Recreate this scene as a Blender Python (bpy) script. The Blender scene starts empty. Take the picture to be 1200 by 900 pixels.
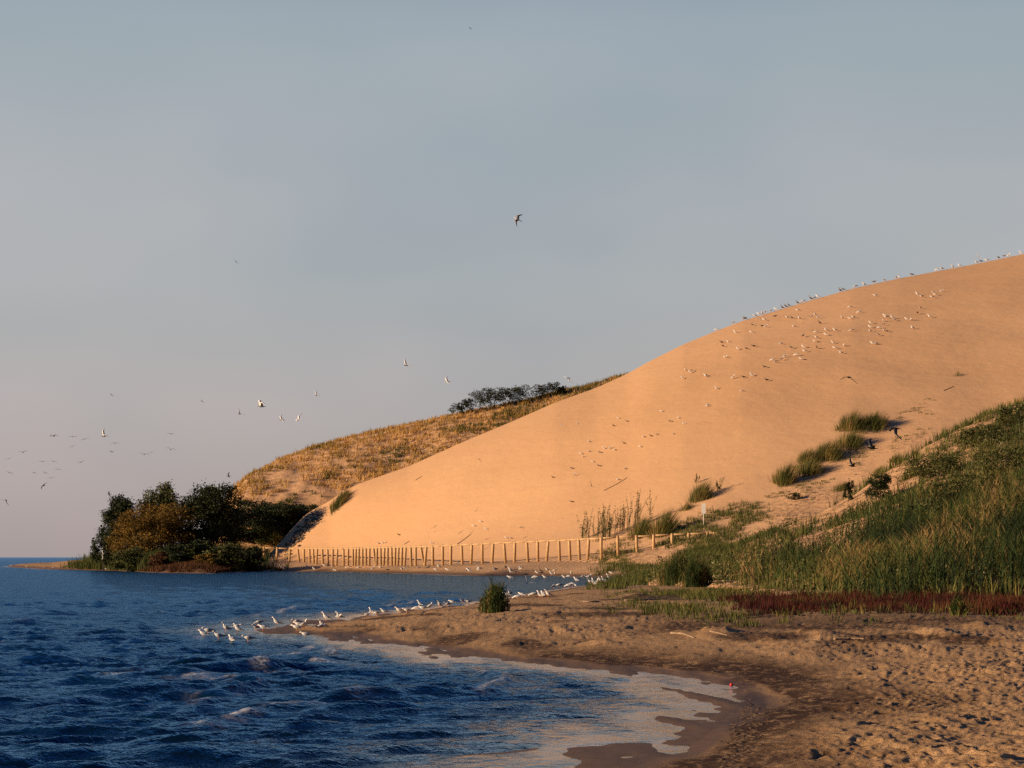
import bpy, math, random
import numpy as np
from mathutils import Vector, Matrix
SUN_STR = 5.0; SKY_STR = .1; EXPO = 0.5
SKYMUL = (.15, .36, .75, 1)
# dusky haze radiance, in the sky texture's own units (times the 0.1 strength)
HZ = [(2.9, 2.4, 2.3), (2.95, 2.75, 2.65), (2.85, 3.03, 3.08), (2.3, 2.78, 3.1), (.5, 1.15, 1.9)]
from mathutils.bvhtree import BVHTree

rng = np.random.default_rng(7)
random.seed(7)
F = 2600.0; HOR = 653.0; CAMH = 2.5
C = bpy.context.scene.collection
SUN_EL = math.radians(13.0)
SDX, SDY = 0.94, 0.34                      # ground direction the light travels
_n = math.hypot(SDX, SDY); SDX /= _n; SDY /= _n

# ---------------------------------------------------------------- camera
cam_d = bpy.data.cameras.new('camera'); cam = bpy.data.objects.new('camera', cam_d); C.objects.link(cam)
cam.location = (0, 0, CAMH); cam.rotation_euler = (math.radians(90), 0, 0)
cam_d.sensor_width = 36; cam_d.lens = 36 * F / 1200.0
cam_d.shift_y = (HOR - 450.0) / 1200.0
cam_d.clip_start = 0.5; cam_d.clip_end = 40000
bpy.context.scene.camera = cam

# ---------------------------------------------------------------- noise
_perm = rng.permutation(4096).astype(np.int64)
_ang = rng.uniform(0, 2 * np.pi, 4096)
_gx, _gy = np.cos(_ang), np.sin(_ang)
def perlin(x, y, seed=0):
    x = np.asarray(x, float) + seed * 17.31; y = np.asarray(y, float) - seed * 9.73
    xi = np.floor(x).astype(np.int64); yi = np.floor(y).astype(np.int64)
    xf = x - xi; yf = y - yi
    u = xf * xf * xf * (xf * (xf * 6 - 15) + 10); v = yf * yf * yf * (yf * (yf * 6 - 15) + 10)
    def g(ix, iy, dx, dy):
        h = _perm[(_perm[ix & 4095] + iy) & 4095]
        return _gx[h] * dx + _gy[h] * dy
    a = g(xi, yi, xf, yf); b = g(xi + 1, yi, xf - 1, yf)
    c = g(xi, yi + 1, xf, yf - 1); d = g(xi + 1, yi + 1, xf - 1, yf - 1)
    return ((a + (b - a) * u) * (1 - v) + (c + (d - c) * u) * v) * 1.5
def fbm(x, y, oct=4, seed=0, gain=.5):
    s = 0; a = 1.0
    for k in range(oct):
        s = s + a * perlin(x * 2 ** k, y * 2 ** k, seed + k * 3); a *= gain
    return s
def sstep(a, b, x):
    t = np.clip((x - a) / (b - a), 0, 1); return t * t * (3 - 2 * t)

# ---------------------------------------------------------------- object helpers
def tag(o, label=None, cat=None, group=None, kind=None):
    if label: o['label'] = label
    if cat: o['category'] = cat
    if group: o['group'] = group
    if kind: o['kind'] = kind
    return o
def np_mesh(name, verts, faces, attrs=None, smooth=True, mats=None, mat_idx=None):
    """faces: (n,3) or (n,4) array, or list of such arrays"""
    me = bpy.data.meshes.new(name)
    if not isinstance(faces, list): faces = [faces]
    faces = [np.asarray(f, np.int32) for f in faces if len(f)]
    verts = np.asarray(verts, np.float32)
    me.vertices.add(len(verts)); me.vertices.foreach_set('co', verts.ravel())
    loops = np.concatenate([f.ravel() for f in faces])
    tot = np.concatenate([np.full(len(f), f.shape[1], np.int32) for f in faces])
    start = np.concatenate([[0], np.cumsum(tot)[:-1]]).astype(np.int32)
    me.loops.add(len(loops)); me.loops.foreach_set('vertex_index', loops)
    me.polygons.add(len(tot)); me.polygons.foreach_set('loop_start', start)
    me.polygons.foreach_set('loop_total', tot)
    if mat_idx is not None: me.polygons.foreach_set('material_index', np.asarray(mat_idx, np.int32))
    me.polygons.foreach_set('use_smooth', np.full(len(tot), smooth, bool))
    me.update(calc_edges=True)
    for k, v in (attrs or {}).items():
        a = me.attributes.new(k, 'FLOAT', 'POINT'); a.data.foreach_set('value', np.asarray(v, np.float32))
    for m in (mats or []): me.materials.append(m)
    return me
def link(name, me, parent=None, loc=None):
    o = bpy.data.objects.new(name, me); C.objects.link(o)
    if parent is not None: o.parent = parent
    if loc is not None: o.location = loc
    return o
def empty(name, loc=(0, 0, 0), rz=0.0):
    o = bpy.data.objects.new(name, None); C.objects.link(o); o.location = loc; o.rotation_euler = (0, 0, rz)
    o.empty_display_size = .2
    return o
def gridfaces(nr, nc, keep=None):
    i = np.arange(nr - 1)[:, None] * nc + np.arange(nc - 1)[None, :]
    f = np.stack([i, i + 1, i + nc + 1, i + nc], -1)
    if keep is not None: f = f[keep]
    return f.reshape(-1, 4)

# ---------------------------------------------------------------- materials
class N:
    def __init__(s, mat):
        s.m = mat; s.t = mat.node_tree; s.n = s.t.nodes; s.l = s.t.links
    def add(s, typ, **kw):
        nd = s.n.new(typ)
        for k, v in kw.items():
            if k.startswith('i_'):
                key = k[2:]; key = int(key) if key.isdigit() else key.replace('_', ' ')
                if isinstance(v, bpy.types.NodeSocket): s.l.new(v, nd.inputs[key])
                else: nd.inputs[key].default_value = v
            else: setattr(nd, k, v)
        return nd
    def ramp(s, fac, stops, interp='LINEAR'):
        r = s.n.new('ShaderNodeValToRGB'); r.color_ramp.interpolation = interp
        e = r.color_ramp.elements
        while len(e) < len(stops): e.new(.5)
        for k, (p, c) in enumerate(stops):
            e[k].position = p; e[k].color = (*c, 1) if len(c) == 3 else c
        s.l.new(fac, r.inputs[0]); return r.outputs[0]
    def mixc(s, fac, a, b, blend='MIX'):
        m = s.n.new('ShaderNodeMix'); m.data_type = 'RGBA'; m.blend_type = blend
        for sock, v in ((m.inputs[0], fac), (m.inputs[6], a), (m.inputs[7], b)):
            if isinstance(v, bpy.types.NodeSocket): s.l.new(v, sock)
            else: sock.default_value = v if not isinstance(v, tuple) or len(v) == 4 else (*v, 1)
        return m.outputs[2]
    def math(s, op, a, b=None, c=None, clamp=False):
        m = s.n.new('ShaderNodeMath'); m.operation = op; m.use_clamp = clamp
        for k, v in enumerate((a, b, c)):
            if v is None: continue
            if isinstance(v, bpy.types.NodeSocket): s.l.new(v, m.inputs[k])
            else: m.inputs[k].default_value = v
        return m.outputs[0]
    def noise(s, vec, scale, detail=4, rough=.55, out=0):
        n = s.add('ShaderNodeTexNoise'); n.inputs['Scale'].default_value = scale
        n.inputs['Detail'].default_value = detail; n.inputs['Roughness'].default_value = rough
        if vec is not None: s.l.new(vec, n.inputs['Vector'])
        return n.outputs[out]
    def mapping(s, vec, scale=(1, 1, 1), rot=(0, 0, 0)):
        m = s.add('ShaderNodeMapping'); m.inputs['Scale'].default_value = scale; m.inputs['Rotation'].default_value = rot
        s.l.new(vec, m.inputs['Vector']); return m.outputs[0]
    def attr(s, name):
        a = s.add('ShaderNodeAttribute'); a.attribute_name = name; return a.outputs['Fac']
def newmat(name):
    m = bpy.data.materials.new(name); m.use_nodes = True
    n = N(m); b = n.n['Principled BSDF']
    return m, n, b
def plain(name, col, rough=.7, col2=None, scale=5.0, bump=0.0):
    m, n, b = newmat(name); b.inputs['Roughness'].default_value = rough
    tc = n.add('ShaderNodeTexCoord').outputs['Object']
    if col2:
        f = n.noise(tc, scale, 5)
        c = n.ramp(f, [(.35, col), (.65, col2)]); n.l.new(c, b.inputs['Base Color'])
    else: b.inputs['Base Color'].default_value = (*col, 1)
    if bump:
        bp = n.add('ShaderNodeBump', i_Strength=.6, i_Distance=bump, i_Height=n.noise(tc, scale * 2.5, 4))
        n.l.new(bp.outputs[0], b.inputs['Normal'])
    return m
def leafmat(name, stops, trans=.25, rough=.75, attr='rnd'):
    m, n, b = newmat(name); out = n.n['Material Output']
    c = n.ramp(n.attr(attr), stops)
    n.l.new(c, b.inputs['Base Color']); b.inputs['Roughness'].default_value = rough
    b.inputs['Specular IOR Level'].default_value = .2
    tr = n.add('ShaderNodeBsdfTranslucent'); n.l.new(c, tr.inputs[0])
    mx = n.add('ShaderNodeMixShader'); mx.inputs[0].default_value = trans
    n.l.new(b.outputs[0], mx.inputs[1]); n.l.new(tr.outputs[0], mx.inputs[2]); n.l.new(mx.outputs[0], out.inputs[0])
    return m

def mat_beach():
    m, n, b = newmat('beach_sand')
    pos = n.add('ShaderNodeNewGeometry').outputs['Position']
    sx = n.add('ShaderNodeSeparateXYZ'); n.l.new(pos, sx.inputs[0])
    big = n.noise(n.mapping(pos, (.5, .16, .5)), 1.0, 5)
    mid = n.noise(pos, 3.0, 5); fine = n.noise(pos, 22.0, 5, .7)
    col = n.ramp(mid, [(.3, (.32, .178, .078)), (.5, (.47, .275, .125)), (.7, (.60, .38, .19))])
    col = n.mixc(n.ramp(big, [(.42, (0, 0, 0)), (.62, (1, 1, 1))]), col, (.42, .25, .12))
    col = n.mixc(n.math('MULTIPLY', n.ramp(fine, [(.52, (0, 0, 0)), (.66, (1, 1, 1))]), .55), col, (.13, .075, .04))
    # wrack, silt and low plant litter, plus hollow shade painted in, given per place
    lit = n.attr('litter_shade')
    ln = n.noise(n.mapping(pos, (4, 1.6, 4)), 1.3, 6, .7)
    lf = n.math('MULTIPLY', lit, n.ramp(ln, [(.30, (0, 0, 0)), (.50, (1, 1, 1))]))
    col = n.mixc(lf, col, (.052, .024, .011))
    gr = n.math('MULTIPLY', n.attr('green'), n.ramp(n.noise(n.mapping(pos, (2, 1, 2)), 2.2, 6, .7), [(.45, (0, 0, 0)), (.6, (1, 1, 1))]))
    col = n.mixc(gr, col, (.065, .06, .018))
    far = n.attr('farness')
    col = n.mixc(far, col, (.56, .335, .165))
    wet = n.attr('wet')
    col = n.mixc(n.math('MULTIPLY', wet, .8), col, (.075, .036, .018))
    n.l.new(col, b.inputs['Base Color'])
    r = n.add('ShaderNodeMapRange', i_0=wet); r.inputs[3].default_value = .9; r.inputs[4].default_value = .6
    n.l.new(r.outputs[0], b.inputs['Roughness'])
    b.inputs['Specular IOR Level'].default_value = .12
    hgt = n.math('ADD', n.math('MULTIPLY', n.noise(pos, 9.0, 6, .7), 1.0), n.math('MULTIPLY', n.noise(pos, 40, 3), .25))
    st = n.math('SUBTRACT', 1.0, n.math('MULTIPLY', wet, .93))
    bp = n.add('ShaderNodeBump', i_Distance=.10, i_Height=hgt); n.l.new(n.math('MULTIPLY', st, .75), bp.inputs['Strength'])
    n.l.new(bp.outputs[0], b.inputs['Normal'])
    return m
def mat_dune(name='dune_sand', rough=0.0):
    m, n, b = newmat(name)
    pos = n.add('ShaderNodeNewGeometry').outputs['Position']
    big = n.noise(n.mapping(pos, (.012, .02, .03)), 1.0, 4)
    stria = n.noise(n.mapping(pos, (.05, .05, .6), (0, 0.35, 0)), 1.0, 5)
    col = n.ramp(big, [(.3, (.56, .32, .155)), (.7, (.62, .365, .185))])
    col = n.mixc(n.math('MULTIPLY', n.ramp(stria, [(.4, (0, 0, 0)), (.7, (1, 1, 1))]), .3), col, (.54, .30, .15))
    fine = n.noise(pos, 1.2, 6, .75)
    col = n.mixc(n.math('MULTIPLY', n.ramp(fine, [(.35, (0, 0, 0)), (.65, (1, 1, 1))]), .15), col, (.66, .41, .22))
    # dark loose organic crumbs where given
    d = n.attr('crumb')
    cf = n.math('MULTIPLY', d, n.ramp(n.noise(pos, .9, 6, .75), [(.47, (0, 0, 0)), (.6, (1, 1, 1))]))
    col = n.mixc(cf, col, (.14, .08, .035))
    n.l.new(col, b.inputs['Base Color']); b.inputs['Roughness'].default_value = .95
    b.inputs['Specular IOR Level'].default_value = .1
    h = n.math('ADD', n.noise(n.mapping(pos, (.3, .3, .5)), 1.0, 6, .6), n.math('MULTIPLY', n.math('MULTIPLY', d, n.noise(pos, .6, 5, .7)), 5.0))
    bp = n.add('ShaderNodeBump', i_Strength=.5, i_Distance=.35, i_Height=h)
    n.l.new(bp.outputs[0], b.inputs['Normal'])
    return m

# ---------------------------------------------------------------- shoreline in plan
def pp(px, py, z=0.0):
    Y = (CAMH - z) * F / (py - HOR); return ((px - 600) / F * Y, Y)
SH = [(560, 1500), (640, 1000), (735, 905), (800, 880), (858, 845), (872, 822), (862, 803), (830, 793), (760, 787), (690, 782), (640, 776), (590, 771), (540, 765),
      (480, 755), (430, 748), (390, 744), (345, 742), (330, 739), (352, 735), (395, 729), (440, 722), (495, 715), (550, 709), (600, 701), (640, 694), (672, 689),
      (705, 685), (735, 681.5), (742, 679), (725, 677.3), (690, 676.2), (620, 674.5), (560, 675), (500, 673), (400, 670), (300, 669.5), (285, 670), (250, 672), (200, 671.5), (165, 670),
      (130, 668.6), (100, 668), (60, 667.4), (35, 666), (12, 664.6), (8, 663.5), (30, 662.2), (75, 661.6), (150, 660.6), (260, 659.8)]
poly = [pp(*p) for p in SH]
poly = [(2.2, -40.0), (1.4, 0.0)] + poly + [(-60, 1400), (300, 3500), (2500, 3500), (2500, -40)]
poly = np.array(poly)
def landdist(x, y):
    """signed distance, positive on land"""
    x = np.asarray(x, float); y = np.asarray(y, float); shp = x.shape
    x = x.ravel(); y = y.ravel()
    best = np.full(x.shape, 1e18); inside = np.zeros(x.shape, bool)
    for i in range(len(poly)):
        ax, ay = poly[i]; bx, by = poly[(i + 1) % len(poly)]
        dx, dy = bx - ax, by - ay; L = dx * dx + dy * dy
        t = np.clip(((x - ax) * dx + (y - ay) * dy) / L, 0, 1)
        best = np.minimum(best, (x - ax - t * dx) ** 2 + (y - ay - t * dy) ** 2)
        if ay != by:
            c = ((ay > y) != (by > y)) & (x < dx * (y - ay) / dy + ax); inside ^= c
    d = np.sqrt(best); return np.where(inside, d, -d).reshape(shp)

# low mounds added to the near beach for the shadows they throw
# (px, py of the mound, half length across m, half depth m, height m): shadows run off to the right of each
MOUNDS = [(955, 750, .55, 1.6, .26), (1095, 752, .45, 1.3, .24), (1150, 746, .4, .9, .2), (838, 747, .5, 2.0, .30), (800, 745, .35, 1.0, .14), (640, 769, .5, 1.0, .20), (700, 750, .40, .8, .20), (724, 768, .3, .5, .12),
          (745, 702, .7, 4.0, .26), (640, 719, .6, 2.5, .16), (1025, 758, .25, .6, .12), (1075, 762, .22, .5, .10), (825, 776, .16, .4, .11), (850, 775, .16, .4, .11), (770, 777, .2, .4, .08), (700, 722, .4, 1.6, .12), (900, 753, .3, .8, .12), (1180, 760, .3, .7, .14)]
PW = [(pp(a, b, .35), c, d, e) for a, b, c, d, e in MOUNDS]
# painted shade of the hollows, mixed with dark weed litter: (px, py, half px, half py)
LITTER_SHADE = [(868, 800, 22, 9), (884, 825, 16, 16), (868, 852, 16, 14), (1085, 800, 0.1, .1), (890, 746, 60, 6), (1020, 749, 60, 3.5), (1140, 751, 45, 5), (670, 769, 40, 3), (790, 700, 50, 3.5), (700, 720, 75, 3.5), (1080, 747, 90, 4), (880, 722, 70, 3), (960, 735, 110, 3.5)]
def beach_z(x, y, d=None, fine=True):
    if d is None: d = landdist(x, y)
    w = fbm(x * .11, y * .035, 3, 5)
    dd = d + w * np.where(d > 0, np.minimum(.9, d * .3), np.minimum(.5, -d * .3))
    zmax = np.interp(y, [0, 60, 120, 180, 260, 330, 700], [.62, .72, .95, 1.1, 2.0, 2.3, 2.3])
    slope = np.interp(y, [0, 60, 120, 200, 300, 700], [.085, .08, .06, .06, .20, .20])
    left = sstep(-45, -62, x) * sstep(300, 340, y)
    slope = slope * (1 + .8 * left)
    zmax = zmax * (1 - left) + left * np.interp(x / y * F + 600, [0, 60, 100, 140, 260], [.7, .9, 2.0, 3.0, 3.0])
    land = zmax * (1 - np.exp(-slope * np.maximum(dd, 0) / zmax)) + .018
    sea = -np.interp(y, [95, 140], [.028, .15]) * np.maximum(-dd, 0) - .0009 * np.maximum(-dd, 0) ** 2 + .018
    sea = np.maximum(sea, -6)
    bars = .05 * fbm(x * .75 + y * .12, y * .10, 3, 21) * sstep(-9, -.5, dd) * (1 - sstep(0, 3, dd)) * sstep(200, 100, y)
    bars = bars + (.011 * perlin(x * 2.6, y * .5, 23) + .006 * perlin(x * 6, y * 1.3, 24)) * sstep(-9, -.5, dd) * (1 - sstep(0, 2, dd)) * sstep(140, 70, y)
    bars = bars * np.interp(y, [30, 40], [.35, 1.0])
    z = np.where(dd > 0, land, sea) + bars
    if not fine: return z
    near = sstep(220, 60, y); on = sstep(.3, 2.5, dd)
    px = x / np.maximum(y, 1) * F + 600
    for (cx, cy), a, b, dep in PW:
        u = (x - cx) / a; v = (y - cy + .25 * (x - cx)) / b
        r = u * u + v * v + .5 * perlin(x * 1.3, y * .7, 3)
        z = z + .75 * dep * np.exp(-np.clip(r * .8 + .5 * perlin(x * 1.9, y * .9, 35), 0, 30)) * on
    # gentle lumps, trampled clods
    z = z + near * on * (.05 * fbm(x * .45, y * .18, 3, 31) + .018 * fbm(x * 1.6, y * .9, 3, 41))
    tr = sstep(40, 20, np.abs(y - 27 - 6)) * .0 + sstep(-1.0, 1.6, fbm(x * .35, y * .25, 2, 51) * 1.3 + (px - 960) / 140.0 * sstep(70, 40, y))
    c1 = np.abs(perlin(x * 3.1, y * 1.5, 61)); c2 = np.abs(perlin(x * 6.3 + 3, y * 3.6, 67))
    z = z + near * on * (.012 + .05 * tr) * (1.0 - 2.2 * np.minimum(c1, .45)) * (.6 + .5 * perlin(x * 1.1, y * .8, 70))
    z = z + near * on * (.006 + .016 * tr) * (1 - 2.4 * c2)
    hv = perlin(x * 2.1, y * 1.25, 77)
    z = z - near * on * (.02 + .05 * tr) * sstep(.32, .62, hv)
    return z

# beach sheet: one ground surface from under the camera out to behind the dunes
def spaced_cols(lo, hi, step, far):
    a = np.arange(lo, hi + .1, step)
    out = [lo]; s = step
    L = []; p = lo
    while p > -far: s *= 1.25; p -= s; L.append(p)
    R = []; p = hi; s = step
    while p < far + 1200: s *= 1.25; p += s; R.append(p)
    return np.array(L[::-1] + list(a) + R)
cols = spaced_cols(-60, 1260, 1.7, 2600)
rows = []; q = 420.0
while q > 1.2:
    rows.append(q); q -= .62 if q > 45 else .15 if q > 8 else max(.1, q * .05)
rows = np.array(rows)
Yr = 1.9 * F / rows
PX, YY = np.meshgrid(cols, Yr)
XX = (PX - 600) / F * YY
D = landdist(XX, YY)
Z = beach_z(XX, YY, D)
wetn = fbm(XX * .5, YY * .14, 3, 91)
nearf = sstep(230, 150, YY)
wet = sstep(.085, .035, Z + .02 * wetn) * nearf + (1 - nearf) * sstep(2.5, 1.0, D)
litter_shade = np.clip(sstep(.04, .07, Z) * sstep(.30, .10, Z + .05 * wetn) * sstep(500, 720, PX) * 1.0 * nearf, 0, 1)
litter_shade = np.maximum(litter_shade * sstep(120, 60, YY), sstep(.25, .6, fbm(XX * .3, YY * .09, 3, 95)) * sstep(45, 60, YY) * nearf * .9)
litter_shade = np.maximum(litter_shade, .8 * sstep(690, 800, PX) * sstep(88, 60, YY) * sstep(55, 66, YY))
PYb = HOR + (CAMH - Z) / YY * F
for a_, b_, c_, d_ in LITTER_SHADE:
    q_ = ((PX - a_) / c_) ** 2 + ((PYb - b_) / d_) ** 2
    litter_shade = np.maximum(litter_shade, sstep(1.3, .4, q_ + .5 * perlin(XX * .8, YY * .25, 44)) * (.9 if d_ > 3.4 else 1.0))
green = sstep(0.1, .6, fbm(XX * .22, YY * .06, 3, 99) + .25) * sstep(62, 80, YY) * nearf * sstep(620, 760, PX)
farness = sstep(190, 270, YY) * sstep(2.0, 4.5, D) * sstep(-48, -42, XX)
keep = ~((D[:-1, :-1] < -60) & (D[1:, 1:] < -60))
M_beach = mat_beach()
me = np_mesh('beach', np.stack([XX, YY, Z], -1).reshape(-1, 3), gridfaces(len(rows), len(cols), keep),
             dict(wet=wet.ravel(), litter_shade=litter_shade.ravel(), green=green.ravel(), farness=farness.ravel()), mats=[M_beach])
beach = tag(link('beach', me), 'sandy beach curving round the shallow bay', 'beach', kind='structure')

# deep ground under everything, out to the horizon
bpts = np.array([[-30000, -3000, -6.2], [30000, -3000, -6.2], [30000, 30000, -6.2], [-30000, 30000, -6.2]])
me = np_mesh('lakebed', bpts, np.array([[0, 1, 2, 3]]), mats=[plain('lakebed_silt', (.05, .045, .03), .9, (.08, .06, .04), .01)])
tag(link('lakebed', me), 'silty bed lying under the deep water', 'lakebed', kind='structure')

# ---------------------------------------------------------------- water
def waves(x, y, dY, dep):
    r2 = np.random.default_rng(11)
    z = np.zeros_like(x)
    for k in range(46):
        lam = .5 * (5.5 / .5) ** (k / 45.0)
        th = math.radians(-62 + r2.normal(0, 26))         # travels toward the camera and to the right
        kx, ky = math.cos(th), math.sin(th)
        A = .0094 * lam ** .62
        kk = 2 * np.pi / lam
        ph = r2.uniform(0, 6.28)
        arg = kk * (kx * x + ky * y) + ph + 1.2 * perlin(x * .05, y * .03, k)
        nyq = np.clip(lam / (2.2 * np.maximum(dY * abs(ky), x * 0 + .001)) - .6, 0, 1)
        s = np.sin(arg)
        z += A * nyq * (s - .28 * np.cos(2 * arg))
    env = 1 + .55 * perlin(x * .07, y * .045, 120)
    amp = np.clip((dep - .02) * 3.2, 0, 1) ** .75
    return z * env * (.05 + .95 * amp), env
wcols = spaced_cols(-80, 1280, 1.7, 3200)
wr = []; q = 420.0
while q > .25:
    wr.append(q); q -= .42 if q > 20 else max(.03, q * .021)
wr = np.array(wr); Yw = CAMH * F / wr
dYw = np.abs(np.gradient(Yw))
PXw, YW = np.meshgrid(wcols, Yw); XW = (PXw - 600) / F * YW
DW = landdist(XW, YW)
dep = np.clip(.0 - beach_z(XW, YW, DW, fine=False), -1, 6)
ZW, env = waves(XW, YW, np.repeat(dYw[:, None], len(wcols), 1), np.maximum(dep, 0))
# surf lines: low rollers breaking on the shelf, roughly parallel to the shore
ph = (-DW) / 2.6 + .9 * fbm(XW * .12, YW * .03, 2, 130)
crest = np.exp(-((ph - np.round(ph)) / .13) ** 2) * sstep(.3, .55, fbm(XW * .22, YW * .05, 2, 135) + .2)
zone = sstep(.03, .12, dep) * sstep(.75, .3, dep) * sstep(170, 110, YW)
ZW = ZW + .10 * crest * zone
foam = crest * zone * sstep(-.3, .3, fbm(XW * 1.1, YW * .5, 3, 140)) * .8
foam = np.maximum(foam, sstep(.42, .7, ZW * 2.0 + .25 * perlin(XW * .6, YW * .3, 143)) * sstep(300, 120, YW) * .16)
edge = np.exp(-((dep - .012) / .012) ** 2) * sstep(-.05, .3, fbm(XW * .5, YW * .2, 3, 150))
foam = np.maximum(foam, .8 * edge * sstep(150, 60, YW) * .6)
far_edge = sstep(-3.2, -1.0, DW) * sstep(240, 300, YW)
foam = np.maximum(foam, far_edge * sstep(-.1, .3, fbm(XW * .35, YW * .12, 3, 155)) * .9)
keep = ~((DW[:-1, :-1] > 6) & (DW[1:, 1:] > 6) & (DW[:-1, 1:] > 6))
def mat_water():
    m, n, b = newmat('lagoon_water'); out = n.n['Material Output']; n.n.remove(b)
    pos = n.add('ShaderNodeNewGeometry').outputs['Position']
    dp = n.attr('depth'); calm = n.ramp(dp, [(.015, (.06, .06, .06)), (.085, (1, 1, 1))])
    n1 = n.noise(n.mapping(pos, (1.0, .75, 1), (0, 0, .35)), 1.1, 5, .62)
    n2 = n.noise(n.mapping(pos, (1.0, .8, 1), (0, 0, -.4)), 5.5, 3, .6)
    n3 = n.noise(n.mapping(pos, (.10, .07, 1), (0, 0, .2)), 1.0, 4, .6)
    h = n.math('ADD', n.math('ADD', n1, n.math('MULTIPLY', n2, .22)), n.math('MULTIPLY', n3, 1.6))
    bp = n.add('ShaderNodeBump', i_Distance=.26, i_Height=h)
    n.l.new(n.math('ADD', n.math('MULTIPLY', calm, .85), .2), bp.inputs['Strength'])
    gl = n.add('ShaderNodeBsdfGlossy'); gl.inputs['Roughness'].default_value = .11
    n.l.new(n.ramp(dp, [(.03, (.86, .95, 1)), (.14, (.27, .53, .86))]), gl.inputs['Color'])
    n.l.new(bp.outputs[0], gl.inputs['Normal'])
    fr = n.add('ShaderNodeFresnel'); fr.inputs['IOR'].default_value = 1.33; n.l.new(bp.outputs[0], fr.inputs['Normal'])
    body = n.add('ShaderNodeBsdfDiffuse'); body.inputs['Color'].default_value = (.003, .024, .055, 1)
    tp = n.add('ShaderNodeBsdfTransparent'); tp.inputs['Color'].default_value = (.80, .74, .62, 1)
    bm = n.add('ShaderNodeMixShader')
    n.l.new(n.ramp(dp, [(.0, (.0, .0, .0)), (.10, (.35, .35, .35)), (.5, (.93, .93, .93)), (.8, (1, 1, 1))]), bm.inputs[0])
    n.l.new(tp.outputs[0], bm.inputs[1]); n.l.new(body.outputs[0], bm.inputs[2])
    m1 = n.add('ShaderNodeMixShader'); n.l.new(fr.outputs[0], m1.inputs[0]); n.l.new(bm.outputs[0], m1.inputs[1]); n.l.new(gl.outputs[0], m1.inputs[2])
    fo = n.add('ShaderNodeBsdfDiffuse'); fo.inputs['Color'].default_value = (.62, .60, .58, 1)
    fm = n.math('MULTIPLY', n.attr('foam'), n.ramp(n.noise(n.mapping(pos, (1, .7, 1)), 9.0, 6, .8), [(.44, (0, 0, 0)), (.56, (1, 1, 1))]))
    m2 = n.add('ShaderNodeMixShader'); n.l.new(fm, m2.inputs[0]); n.l.new(m1.outputs[0], m2.inputs[1]); n.l.new(fo.outputs[0], m2.inputs[2])
    n.l.new(m2.outputs[0], out.inputs[0]); return m
me = np_mesh('water', np.stack([XW, YW, ZW], -1).reshape(-1, 3), gridfaces(len(wr), len(wcols), keep),
             dict(depth=np.clip(dep, 0, 1).ravel(), foam=np.clip(foam, 0, 1).ravel()), mats=[mat_water()])
water = tag(link('water', me), 'dark blue choppy lagoon water', 'water', kind='structure')

# ---------------------------------------------------------------- hills
GR = {}
def hill(name, knots, nt, gfun, cols, back, attrs_fn, mat, disp=None, label='', smooth=10):
    """knots: (px, foot_py, foot_Y, crest_py, crest_Y)"""
    K = np.array(knots, float)
    def itp(c, w=0):
        v = np.interp(cols, K[:, 0], K[:, c])
        w = max(1, int(w or smooth)); ker = np.hanning(2 * w + 1); ker /= ker.sum()
        pos = np.concatenate([np.full(w, v[0]), v, np.full(w, v[-1])])
        return np.convolve(pos, ker, 'valid')
    fp, fy, cp, cy = itp(1, 50), itp(2, 80), itp(3), itp(4, 80)
    z0 = CAMH + (HOR - fp) / F * fy; z1 = CAMH + (HOR - cp) / F * cy
    t = np.linspace(0, 1, nt)[:, None]
    Yg = fy + (cy - fy) * t
    Zg = z0 + (z1 - z0) * gfun(t)
    # behind the crest
    tb = np.linspace(0, 1, 40)[1:, None]
    g1 = (gfun(np.array([[1.0]])) - gfun(np.array([[.99]]))) / .01
    s = (z1 - z0) / (cy - fy) * float(g1[0, 0])
    Yb = cy + back * tb
    Zb = z1 + s * back * tb - (s * back + (z1 + 2)) * tb ** 1.6 + 0
    # keep back side below the sight line of the crest
    Zb = np.minimum(Zb, z1 + (z1 - CAMH) / cy * (Yb - cy) * .55)
    Ys = np.stack([fy - 30, fy - 18, fy - 9, fy - 4]); Zs = np.stack([z0 - 4.5, z0 - 2.3, z0 - .95, z0 - .32])
    Yg = np.concatenate([Ys, Yg, Yb]); Zg = np.concatenate([Zs, Zg, Zb])
    Xg = (cols[None, :] - 600) / F * Yg
    if disp is not None: Zg = Zg + disp(Xg, Yg, np.concatenate([np.zeros((4, 1)), t, 1 + tb]), Zg)
    at = attrs_fn(Xg, Yg, Zg); GR[name] = (Xg, Yg, Zg)
    me = np_mesh(name, np.stack([Xg, Yg, Zg], -1).reshape(-1, 3), gridfaces(*Xg.shape), {k: np.broadcast_to(v, Xg.shape).ravel() for k, v in at.items()}, mats=[mat])
    return link(name, me)
M_dune = mat_dune()
hc = np.concatenate([np.arange(300, 1560, 2.0), 1560 + np.cumsum(np.full(22, 60.0))])
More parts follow.
